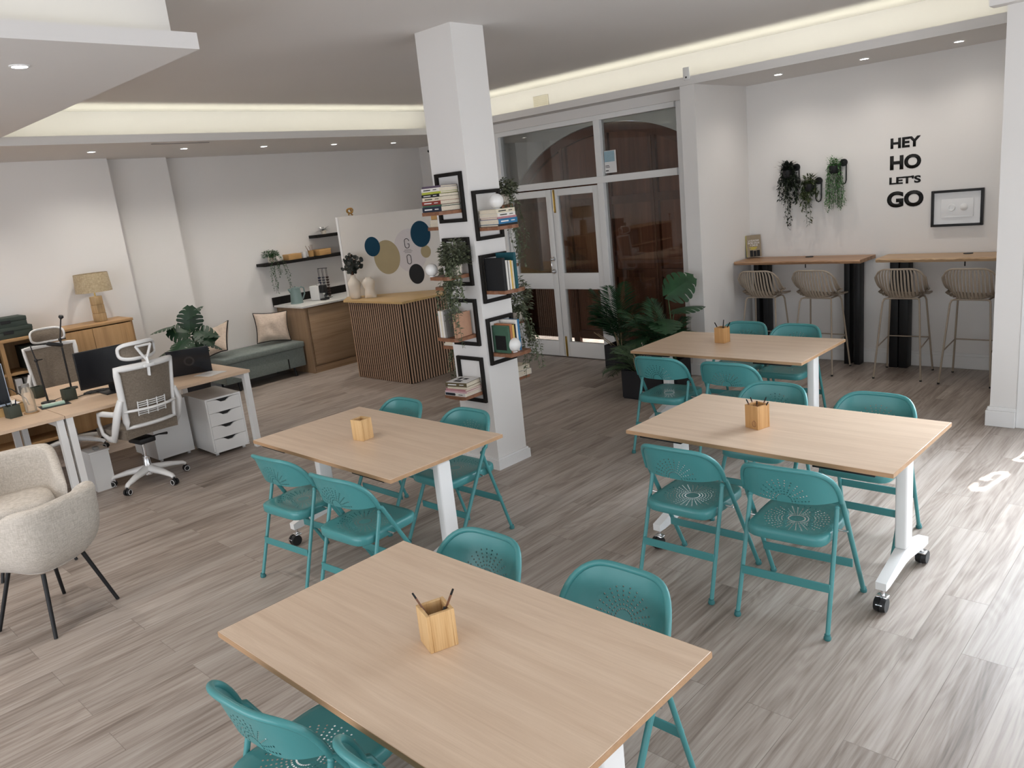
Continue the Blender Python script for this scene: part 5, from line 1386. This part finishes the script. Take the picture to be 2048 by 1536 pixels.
pcup('moss green square cup with pens at the left edge of the desk', -7.135, 1.56, RAD(8), 3)
for k, (dx, dy, l) in enumerate(((-.012, -.02, 'dark pen leaning left in the leftmost green cup'), (.006, .0, 'grey pen in the middle of the leftmost green cup'), (.012, .022, 'dark pen leaning right in the leftmost green cup'))):
    t = empty('pen', l, 'pen', (-7.135, 1.56, DZ), RAD(8)); b = MB(); b.tube([(dx*.5, dy*.5, .012), (dx*1.5, dy*1.5, .128)], .0048, 8); b.build('barrel', [M['ink'], bc['grey'], bc['navy']][k], t); b = MB(); b.tube([(dx*1.5, dy*1.5, .1284), (dx*1.6, dy*1.6, .137)], .0035, 6); b.build('tip', M['black'], t)
pcup('moss green square cup beside the black lamp pole in front of the monitor', -7.31, 2.035, RAD(5), 0)
pcup('moss green square cup farther back behind the glass bottle', -7.78, 1.93, RAD(10), 0)
t = empty('coaster', 'round wooden coaster under the glass bottle', 'coaster', (-7.14, 1.69, DZ)); b = MB(); b.lathe([(0, 0), (.055, 0), (.055, .007), (0, .007)], 26); b.build('disc', M['oak'], t)
t = empty('water_bottle', 'translucent glass bottle with grey cap on the coaster', 'bottle', (-7.14, 1.69, DZ+.0075))
b = MB(); b.lathe([(0, 0), (.040, 0), (.042, .01), (.042, .15), (.034, .185), (.026, .20), (.026, .21), (0, .21)], 24); b.build('body', glass('smoky_bottle', (.90, .84, .74, 1), .8, .05, .22), t)
b = MB(); b.lathe([(0, .2103), (.029, .2103), (.029, .232), (0, .234)], 18); b.build('cap', bc['grey'], t)
t = empty('desk_tray', 'pale wooden tray holding papers at the left edge of the desk', 'tray', (-7.40, 1.56, DZ), RAD(4))
b = MB(); b.box(-.15, .15, -.13, .13, 0, .01); b.box(-.15, -.142, -.13, .13, .01, .07); b.box(.142, .15, -.13, .13, .01, .07); b.box(-.142, .142, -.13, -.122, .01, .07); b.box(-.142, .142, .122, .13, .01, .07); b.build('tray_walls', M['maple'], t, smooth=False)
t = empty('paper_stack', 'loose white papers heaped on the wooden tray', 'paper', (-7.40, 1.56, DZ+.0705), RAD(-8))
for k in range(3): MB().box(-.13, .10, -.10, .10, .002*k, .002*k+.0015, 0, 2, Rt(.15*k, 'Z')).build('sheet', M['paper'], t, smooth=False)
t = empty('desk_mat', 'thin black mat under the white power strip', 'mat', (-7.22, 1.885, DZ), RAD(-6)); box('sheet', -.085, .085, -.11, .11, 0, .003, M['black'], t)
t = empty('power_strip', 'mint-white power strip lying on the black mat', 'power strip', (-7.21, 1.875, DZ+.0035), RAD(-10))
box('housing', -.028, .028, -.085, .085, 0, .022, M['minty'], t, .004)
for y_ in (-.05, 0, .05): b = MB(); b.lathe([(.012, 0), (.018, 0), (.018, .002), (.012, .002), (.012, 0)], 16, (0, y_, .0222)); b.build('socket', M['whitep'], t)
def lamp(label, x, y, pts, head, seed):
    t = empty('desk_lamp', label, 'lamp', (x, y, DZ), 0, 'black thin desk lamps')
    b = MB(); b.lathe([(0, 0), (.055, 0), (.055, .012), (.012, .016), (0, .016)], 22); b.build('base', M['black'], t)
    b = MB(); b.tube(pts[:2], .0085, 8); b.build('lower_arm', M['black'], t)
    b = MB(); b.tube(pts[1:], .0060, 8); b.build('upper_arm', M['black'], t)
    b = MB(); b.sphere(pts[1], .016, 12, 8); b.cone(Vector(pts[1])-Vector((0, .006, 0)), Vector(pts[1])+Vector((0, .05, 0)), .005, .005, 8); b.build('joint', M['black'], t)
    b = MB(); b.tube(*head, 10); b.build('lamp_head', M['black'], t)
lamp('black desk lamp with a horizontal head, rising from behind the power strip', -7.40, 1.89, [(0, 0, .016), (-.03, -.005, .37), (-.03, -.02, .50), (-.03, .10, .49)], ([(-.03, .10, .49), (-.03, .12, .488), (-.03, .22, .455)], [.010, .018, .018]), 1)
lamp('black desk lamp pole rising behind the moss green cup to a small tilted head', -7.84, 2.215, [(0, 0, .016), (-.02, .01, .46), (0, .05, .64)], ([(0, .05, .64), (0.004, .054, .655), (.01, .056, .672)], [.008, .022, .018]), 2)
t = empty('cable', 'black looped cable lying under the monitor', 'cable', (-7.36, 2.27, DZ))
rnd = random.Random(8); P = []
for k in range(60):
    a = k*.62; P.append((.05*sin(a)+.01*sin(a*.37), -.03+.085*cos(a*.98)+.0012*k, .006+.010*(k % 7)/7))
P += [(.05, -.20, .005), (.06, -.30, .005)]
b = MB(); b.tube(P, .0042, 6); b.build('wire', M['black'], t, ang=80)
t = empty('cable', 'black cable standing in an arch beside the left-hand monitor', 'cable', (-7.50, 1.74, DZ))
b = MB(); b.tube([(0, .03, .004), (0, .02, .06), (-.02, -.06, .16), (-.03, -.13, .21), (-.04, -.20, .20)], .0045, 6); b.build('wire', M['black'], t, ang=80)
t = empty('charging_cable', 'thin cable with a black plug between the lamp and the cup', 'cable', (-7.44, 2.02, DZ))
b = MB(); b.tube([(.02, -.10, .003), (-.02, -.05, .003), (-.02, .0, .01), (-.02, .03, .06), (-.02, .06, .075), (-.02, .07, .05)], .0028, 6); b.build('wire', M['black'], t, ang=80)
b = MB(); b.tube([(-.02, -.002, .004), (-.02, .006, .03)], .007, 8); b.build('plug', M['black'], t)
# bin
t = empty('waste_bin', 'narrow white waste bin beside the middle desk legs', 'bin', (-6.98, 2.03, 0), RAD(0))
b = MB(); b.prism([(-.10, -.075), (.10, -.075), (.10, .075), (-.10, .075)], 0, .33); b.build('bin_body', M['whitep'], t, smooth=False)
b = MB(); b.box(-.108, .108, -.083, .083, .3305, .345, .003); b.build('rim', M['whitep'], t); box('lid_handle', .02, .07, -.02, .02, .3455, .372, bc['grey'], t, .004)

# ------------------------------------------------------------------ armchairs
def armchair(label, x, y, rz):
    """local : faces +y"""
    t = empty('armchair', label, 'armchair', (x, y, 0), rz, 'cream boucle tub armchairs')
    # tub shell : plan angle from -a..a around the back
    A = RAD(114)
    def shell(u, v, ins=0.0):
        a = -A+2*A*u; s, c = sin(a), cos(a)
        e = 3.8; q = (abs(s)**e+abs(c)**e)**(-1/e)
        top = .705-.21*max(0, (abs(a)-RAD(48))/RAD(66))**1.7
        z0 = .352; z = z0+(top-z0)*v
        r = (.258+.016*v-.085*(1-v)**5.0)-ins
        x_ = s*q*r; y_ = -c*q*r*1.0+.0
        return Vector((x_, y_, z))
    N, Mv = 44, 12
    b = MB(); g = []
    for i in range(N+1):
        u = i/N; row = []
        endf = min(1, min(u, 1-u)*14); th = .062*(.35+.65*endf**.5)
        for j in range(Mv+1): row.append(shell(u, j/Mv, 0))
        o = shell(u, 1); inn = shell(u, 1, th)
        for k in range(1, 6): a = pi*k/6; m_ = (o+inn)/2; h = (o-inn)/2; row.append(m_+h*cos(a)+Vector((0, 0, th*.5*sin(a))))
        for j in range(Mv, -1, -1): 
            p = shell(u, j/Mv, th); row.append(p)
        g.append([b.bm.verts.new(p) for p in row])
    K = len(g[0])
    for A_, B_ in zip(g, g[1:]):
        for k in range(K): b.bm.faces.new((A_[k], A_[(k+1) % K], B_[(k+1) % K], B_[k]))
    b.bm.faces.new(g[0]); b.bm.faces.new(g[-1][::-1])
    b.build('tub_back', M['linen'], t, ang=70)
    b = MB()
    def under(u, v):
        a = 2*pi*u; s, c = sin(a), cos(a); e = 3.0; q = (abs(s)**e+abs(c)**e)**(-1/e); r = .225*v
        return Vector((s*q*r, -c*q*r+.02, .372-.02*(1-v*v)*0-.012*(1-v)))
    P = []
    for k in range(40):
        a = 2*pi*k/40; s, c = sin(a), cos(a); e = 3.2; q = (abs(s)**e+abs(c)**e)**(-1/e); P.append((s*q*.15, -c*q*.15))
    b.prism(P, .335, .385); b.build('seat_base', M['linen'], t, ang=40)
    rings = []; b = MB()
    for (r, z) in ((.16, .3855), (.185, .40), (.197, .425), (.19, .45), (.16, .468), (.08, .476)):
        ring = []
        for k in range(44):
            a = 2*pi*k/44; s, c = sin(a), cos(a); e = 3.6; q = (abs(s)**e+abs(c)**e)**(-1/e)
            ring.append(b.bm.verts.new((s*q*r*.95, -c*q*r*1.02+.035, z)))
        rings.append(ring)
    for A_, B_ in zip(rings, rings[1:]):
        for k in range(44): b.bm.faces.new((A_[k], A_[(k+1) % 44], B_[(k+1) % 44], B_[k]))
    b.bm.faces.new(rings[0][::-1]); b.bm.faces.new(rings[-1]); b.build('seat_cushion', M['linen'], t, ang=60)
    for sx in (-1, 1):
        for sy in (-1, 1):
            b = MB(); b.tube([(sx*.13, sy*.13, .3345), (sx*.212, sy*.212, 0)], [.012, .010], 10); b.build('leg', M['blackm'], t)
    return t
armchair('cream boucle armchair with its back turned, closest at the left edge', -4.80, 1.02, RAD(114))
armchair('cream boucle armchair facing the room, behind the other at the left edge', -5.80, 1.18, RAD(-100))
# ------------------------------------------------------------------ monstera leaf
def monstera_leaf(b, base, dirv, up, S, rnd, slits=5, droop=.25):
    d = Vector(dirv).normalized(); up = Vector(up); sd = d.cross(up).normalized(); up = sd.cross(d).normalized(); base = Vector(base)
    def P(x, y):   # x across, y along (0 base .. 1 tip)
        z = -droop*(y-.2)**2-.22*abs(x)**1.6
        return base+d*(y*S)+sd*(x*S)+up*(z*S)
    def hwid(y): return .56*(max(0, sin(pi*min(1, max(0, (y+.20)/1.24))**.78))**.75)
    for sgn in (-1, 1):
        cuts = [(-.18)+1.14*k/(slits+1) for k in range(slits+2)]
        for k in range(slits+1):
            a, c = cuts[k], cuts[k+1]
            gap = .017
            a2, c2 = a+gap*(k > 0), c-gap*(k < slits)
            m = 4; rows = []
            for i in range(m+1):
                y = a2+(c2-a2)*i/m; ya = a+(c-a)*i/m; w = hwid(y)*(1-.07*(abs(i-m/2)/(m/2))**2)
                q = [P(0, max(0.0, ya)), P(sgn*hwid(ya)*.42, ya+.02), P(sgn*w*.7, y+.05), P(sgn*w, y+.09*(1-y))]
                rows.append([b.bm.verts.new(v) for v in q])
            for A, B in zip(rows, rows[1:]):
                for j in range(3):
                    try: b.bm.faces.new((A[j], A[j+1], B[j+1], B[j]))
                    except ValueError: pass
def planter(b_, w, h):
    a = w/2; t_ = .014
    b_.prism([(-a*.96, -a*.96), (a*.96, -a*.96), (a*.96, a*.96), (-a*.96, a*.96)], 0, .012)
    for (x0, x1, y0, y1) in ((-a, a, -a, -a+t_), (-a, a, a-t_, a), (-a, -a+t_, -a+t_, a-t_), (a-t_, a, -a+t_, a-t_)): b_.box(x0, x1, y0, y1, .012, h, .002, 1)
def pot_plant(name, label, x, y, rz, w=.28, h=.28):
    t = empty(name, label, 'plant', (x, y, 0), rz)
    b = MB(); planter(b, w, h); b.build('planter', M['pot'], t)
    box('soil', -w/2+.015, w/2-.015, -w/2+.015, w/2-.015, .0125, h-.03, M['soil'], t)
    return t
def monstera(t, z0, leaves, mat, rnd, stemmat=None):
    st, lv = MB(), MB()
    for lf in leaves:
        dx, dy, h, S, tilt, az = lf[:6]
        p0 = Vector((rnd.uniform(-.04, .04), rnd.uniform(-.04, .04), z0)); p1 = Vector((dx, dy, h))
        pts = [p0.lerp(p1, u)+Vector((0, 0, .10*sin(pi*u)*.6)) for u in [k/7 for k in range(8)]]
        st.tube(pts, .006, 6)
        d = Vector((cos(az)*cos(tilt), sin(az)*cos(tilt), sin(tilt))); up = Vector((-cos(az)*sin(tilt), -sin(az)*sin(tilt), cos(tilt)))
        if len(lf) > 6: d, up = Vector(lf[6]).normalized(), Vector(lf[7]).normalized()
        monstera_leaf(lv, p1, d, up, S, rnd)
    st.build('stems', M['stemg'], t, ang=80); lv.build('leaves', mat, t, ang=60)
def frond(lv, st, p0, d0, L, drop, nl, lw, ll, rnd, stemr=.004):
    p0 = Vector(p0); d = Vector(d0).normalized(); pts = []
    for k in range(13):
        u = k/12; pts.append(p0+d*L*u+Vector((0, 0, -drop*u*u)))
    st.tube(pts, [stemr*(1-.7*k/12) for k in range(13)], 5)
    for k in range(nl):
        u = .22+.78*k/(nl-1); i = min(11, int(u*12)); p = pts[i].lerp(pts[i+1], min(1, u*12-i)); tg = (pts[i+1]-pts[i]).normalized()
        sd = tg.cross((0, 0, 1)); sd = sd.normalized() if sd.length > 1e-4 else Vector((1, 0, 0)); up = sd.cross(tg)
        s = ll*(sin(pi*min(1, .12+.86*u))**.6)
        for q in (-1, 1): lv.leaf(p, tg*.75+sd*q*.8+up*(.15+rnd.uniform(-.1, .1)), up, s*rnd.uniform(.85, 1.1), lw, .25, .35, 3)
rnd = random.Random(77)
# palm by the door
t = pot_plant('areca_palm', 'tall feathery palm in an anthracite planter against the glazed door', -5.20, 7.13, 0)
st, lv = MB(), MB()
for (dx, dy, dz, L, dr) in ((-.30, -.12, 1.0, 1.02, .30), (.05, -.25, 1.0, .98, .22), (.28, -.22, 1.0, 1.05, .22), (-.12, -.40, 1.0, .85, .25), (.45, -.32, .95, 1.0, .32), (-.28, -.22, .9, .75, .28), (.18, -.5, .9, .85, .32), (.55, -.1, .9, .85, .36), (-.35, -.15, .6, .62, .22), (.30, -.45, .7, .72, .3), (-.16, -.3, .95, .66, .2), (.6, -.35, .7, .75, .3), (-.36, -.10, .95, .84, .30), (-.33, -.2, .75, .7, .26), (-.2, -.15, 1.0, .92, .25)):
    frond(lv, st, (rnd.uniform(-.05, .05), rnd.uniform(-.05, .05), .24), (dx, dy, dz), L, dr, 26, .014, .22, rnd)
st.build('stems', M['stemg'], t, ang=80); lv.build('fronds', M['leaf2'], t, ang=60)
st = MB()
for k in range(7):
    a = rnd.uniform(-.6, .5); st.tube([(a*.15, -.06+rnd.uniform(-.04, .04), .245), (a*.5-.05, -.16+rnd.uniform(-.05, .05), .245+rnd.uniform(.14, .24))], .0045, 5)
tag(st.build('cut_stalks', M['stemp'], t), 'pale cut palm stalks')
# planter in front with a small palm
t = pot_plant('parlour_palm', 'low palm drooping over the front anthracite planter behind the teal chairs', -4.29, 6.18, 0)
st, lv = MB(), MB()
for (dx, dy, dz, L, dr) in ((-.9, -.25, .75, .42, .26), (-1, .05, .55, .40, .26), (-.75, -.6, .9, .42, .24), (-.5, .2, 1.1, .42, .15), (-.2, -.5, 1.1, .40, .18), (-.85, .3, .9, .44, .22), (.2, .2, 1.2, .36, .12), (-.6, -.1, 1.2, .45, .16)):
    frond(lv, st, (-.05+rnd.uniform(-.04, .04), rnd.uniform(-.05, .05), .24), (dx, dy, dz), L, dr, 17, .013, .20, rnd)
st.build('stems', M['stemg'], t, ang=80); lv.build('fronds', flat('mossy_palm_leaf', (.055, .095, .045, 1), .5, 0, .35, .35, 12), t, ang=60)
st = MB()
for k in range(7):
    x_ = -.09+.032*k; st.tube([(x_, .03, .245), (x_+rnd.uniform(-.05, .05), -.02+rnd.uniform(-.03, .03), .245+rnd.uniform(.14, .20))], .0045, 5)
tag(st.build('cut_stalks', M['stemp'], t), 'pale cut palm stalks')
# monstera by the door
t = pot_plant('monstera_plant', 'large split-leaved monstera in an anthracite planter right of the glazed door', -4.25, 6.66, 0, .28, .28)
monstera(t, .26, [(.0, .0, .93, .32, 0, 0, (.62, .55, .50), (.5, -.70, .50)),   (.0, .10, .74, .34, RAD(10), RAD(60)),
                  (-.28, .05, .66, .34, RAD(-5), RAD(190)), (.04, -.16, .52, .36, RAD(-15), RAD(290)), (-.18, -.16, .52, .34, RAD(-15), RAD(230)), (.07, .02, .56, .34, RAD(-5), RAD(20)), (-.32, -.10, .45, .32, RAD(-10), RAD(210)), (.02, -.12, .70, .30, RAD(-10), RAD(-50))], M['leaf2'], rnd)
st, lv = MB(), MB()
for (dx, dy, dz, L, dr) in ((-.5, .0, 1, .8, .25), (-.45, -.35, 1, .8, .28), (-.1, -.4, 1, .75, .25), (.2, -.3, 1, .7, .28), (-.3, .2, 1, .85, .2), (-.2, -.2, 1, .9, .2), (-.55, -.1, 1, .95, .3), (.05, -.45, .9, .6, .3), (-.3, -.45, .8, .6, .3), (-.6, -.25, .9, .75, .3), (-.25, -.3, 1, .72, .25), (.15, .25, 1, .7, .25), (-.7, .1, .7, .62, .25), (.35, .2, .75, .62, .3)):
    frond(lv, st, (rnd.uniform(-.05, .05), rnd.uniform(-.05, .05), .25), (dx, dy, dz), L, dr, 24, .014, .19, rnd)
st.build('palm_stems', M['stemg'], t, ang=80); lv.build('palm_fronds', M['leaf2'], t, ang=60)
# monstera left, behind the desk
t = empty('potted_monstera', 'dark monstera between the pilaster and the bench, behind the laptop', 'plant', (-8.86, 3.80, 0))
b = MB(); b.lathe([(0, 0), (.13, 0), (.16, .30), (.145, .30), (.14, .27), (0, .27)], 28); b.build('planter', M['pot'], t)
b = MB(); b.lathe([(0, .2702), (.139, .2702), (.139, .28), (0, .285)], 24); b.build('soil', M['soil'], t)
monstera(t, .28, [(.06, .03, .94, .27, 0, 0, (.10, .12, 1.0), (.79, -.55, .05)), (.06, .0, .90, .24, 0, 0, (-.5, -.75, .2), (.7, -.4, .6)), (.06, .06, .86, .26, 0, 0, (.5, .7, -.1), (.7, -.5, .6)), (-.02, -.13, 1.00, .25, RAD(-5), RAD(245)), (.06, .10, .88, .26, RAD(-8), RAD(45)), (.10, -.06, .84, .26, RAD(-18), RAD(-55)), (.05, .14, .78, .25, RAD(-25), RAD(60)), (.10, .03, .76, .24, RAD(-30), RAD(-10)), (-.02, .02, 1.05, .26, RAD(35), RAD(85)), (.0, -.12, .76, .25, RAD(-12), RAD(-110)), (.13, .09, .90, .24, RAD(-35), RAD(20)), (.02, -.10, .68, .24, RAD(-10), RAD(230))], M['leafd'], rnd)
# ------------------------------------------------------------------ lights
def area(name, loc, sx, sy, rot, power, col=(1, 1, 1), spread=180):
    l = bpy.data.lights.new(name, 'AREA'); l.shape = 'RECTANGLE'; l.size = sx; l.size_y = sy; l.energy = power; l.color = col; l.spread = RAD(spread)
    o = bpy.data.objects.new(name, l); COL.objects.link(o); o.location = loc; o.rotation_euler = rot; return o
def spot(name, loc, power, col=(1, .93, .85), ang=100, blend=.6, r=.03):
    l = bpy.data.lights.new(name, 'SPOT'); l.energy = power; l.color = col; l.spot_size = RAD(ang); l.spot_blend = blend; l.shadow_soft_size = r
    o = bpy.data.objects.new(name, l); COL.objects.link(o); o.location = loc; return o
LED = (1.0, 0.985, .80)
# LED strips lying in the coves
area('cove_led_back', (LX-.05, (2.0+LY)/2, ZS+.03), .03, LY-2.0, (0, RAD(180-2), 0), 4.4, LED)
area('cove_led_bar', ((LX-1.4)/2, LY+.05, ZS+.03), abs(LX+1.4), .03, (RAD(180-2), 0, 0), 5.9, LED)
area('cove_led_island', (-3.84-.05, -.3, ZS+.03), .03, 4.5, (0, RAD(180-2), 0), 1.5, LED)
for x, y, l in DL: spot('downlight_and_fill_beam', (x, y, ZS-.012), 9 if x > -4 else (12 if y > 7 else 24), blend=1.0, ang=140)
for x, y in ((-5.9, 1.36), (-7.4, 1.36), (-4.41, -.4), (-5.9, -.4), (-7.4, -.4), (-8.63, 1.9), (-8.63, .6)): spot('downlight_and_fill_beam', (x, y, ZS-.012), 24, blend=1.0, ang=120)  # unseen ceiling spots without fittings, added as fill
# added fill lamp behind the camera, then daylight from the glazed entrance at right
area('behind_camera_fill', (-2.4, YF+.03, 1.35), 7.8, 2.3, (RAD(90), 0, 0), 98, (.95, .97, 1.0))
SUN = Vector((.32, 1.0, .95)).normalized()
area('entrance_daylight', (-.25, YE-.03, 1.45), 1.5, 2.3, (RAD(46), 0, RAD(162)), 40, (.80, .90, 1.0), 85)
area('side_window_daylight', (XR-.03, 2.4, 1.35), 5.8, 2.3, (RAD(90), 0, RAD(90)), 60, (.92, .96, 1.0))
area('entrance_skylight', (1.2, YE-.03, 1.35), 1.9, 2.4, (RAD(90), 0, RAD(180)), 25, (.86, .93, 1.0))
s = bpy.data.lights.new('sun', 'SUN'); s.energy = 9.0; s.angle = RAD(.6); s.color = (1, .97, .92)
so = bpy.data.objects.new('sun', s); COL.objects.link(so); so.location = (2, 12, 8); so.rotation_euler = SUN.to_track_quat('Z', 'Y').to_euler()
# frosted film on the entrance glass with clear letters : the sun draws them on the floor
def onfilm(p):
    k = (YE+.06-p[1]); return (p[0]+.32*k, .95*k)
G_ = [(-1.19, 5.15), (-1.15, 5.10), (-1.10, 5.13), (-1.07, 5.27), (-1.03, 5.47), (-1.05, 5.53), (-1.09, 5.52), (-1.13, 5.47), (-1.17, 5.32), (-1.13, 5.30), (-1.10, 5.35), (-1.12, 5.37), (-1.11, 5.45), (-1.07, 5.47), (-1.07, 5.42), (-1.10, 5.22), (-1.14, 5.18), (-1.15, 5.20), (-1.16, 5.26), (-1.18, 5.25)]
O_ = [(-1.08, 5.76), (-1.055, 5.86), (-1.05, 5.96), (-1.00, 6.0), (-.95, 5.9), (-.97, 5.78), (-1.03, 5.74)]
Oi = [(-1.05, 5.80), (-1.035, 5.87), (-1.02, 5.92), (-.995, 5.90), (-.985, 5.84), (-1.01, 5.79)]
bm = bmesh.new()
def loop(P):
    vs = [bm.verts.new((x, YE+.06, z)) for x, z in P]
    return [bm.edges.new((vs[i], vs[(i+1) % len(vs)])) for i in range(len(vs))]
es = loop([(-1.10, .05), (.5, .05), (.5, 2.62), (-1.10, 2.62)])+loop([onfilm(p) for p in G_])+loop([onfilm(p) for p in O_])
bmesh.ops.triangle_fill(bm, use_beauty=True, use_dissolve=False, edges=es)
vs = [bm.verts.new((x, YE+.06, z)) for x, z in [onfilm(p) for p in Oi]]; bm.faces.new(vs)
vs = [bm.verts.new(p) for p in ((.58, YE+.06, .05), (2.2, YE+.06, .05), (2.2, YE+.06, 2.62), (.58, YE+.06, 2.62))]; bm.faces.new(vs)
me = bpy.data.meshes.new('window_5'); bm.to_mesh(me); bm.free()
t = NT('frosted_film'); d1_ = t.n('ShaderNodeBsdfDiffuse'); d1_.inputs[0].default_value = (.85, .86, .87, 1); d2_ = t.n('ShaderNodeBsdfTranslucent'); d2_.inputs[0].default_value = (.8, .85, .9, 1)
mx_ = t.n('ShaderNodeMixShader'); mx_.inputs[0].default_value = .15; t.l(d1_.outputs[0], mx_.inputs[1]); t.l(d2_.outputs[0], mx_.inputs[2]); me.materials.append(t.end(mx_))
o = bpy.data.objects.new('window_5', me); COL.objects.link(o); o['kind'] = 'structure'; o['label'] = 'frosted entrance glass with clear letters'
# world
wd = bpy.data.worlds.new('world'); SC.world = wd; wd.use_nodes = True
bg = wd.node_tree.nodes['Background']; bg.inputs[0].default_value = (.75, .85, 1, 1); bg.inputs[1].default_value = .5

# ------------------------------------------------------------------ camera
F, PITCH, ROLL, HC = 1560.71, .2393, -.1057, 2.0695
A0 = RAD(-44.5)
def R0(p, r):
    cp, sp = cos(p), sin(p); rt = Vector((1, 0, 0)); up = Vector((0, sp, cp)); fw = Vector((0, cp, -sp)); c, s_ = cos(r), sin(r)
    return rt*c+up*s_, up*c-rt*s_, fw
def W(v): return Vector((cos(A0)*v.x+sin(A0)*v.y, -sin(A0)*v.x+cos(A0)*v.y, v.z))
rt, up, fw = [W(v) for v in R0(PITCH, ROLL)]
cam = bpy.data.cameras.new('camera'); cam.sensor_width = 36; cam.lens = F/2048*36; cam.clip_start = .05
co = bpy.data.objects.new('camera', cam); COL.objects.link(co)
mw = Matrix((rt, up, -fw)).transposed().to_4x4(); mw.translation = (0, 0, HC); co.matrix_world = mw
SC.camera = co
SC.view_settings.view_transform = 'Standard'; SC.view_settings.look = 'None'; SC.view_settings.gamma = 1; SC.view_settings.use_curve_mapping = False
SC.view_settings.exposure = 0.90
SC.cycles.use_denoising = True
SC.cycles.max_bounces = 8; SC.cycles.diffuse_bounces = 5; SC.cycles.transparent_max_bounces = 16
SC.cycles.sample_clamp_indirect = 6.0
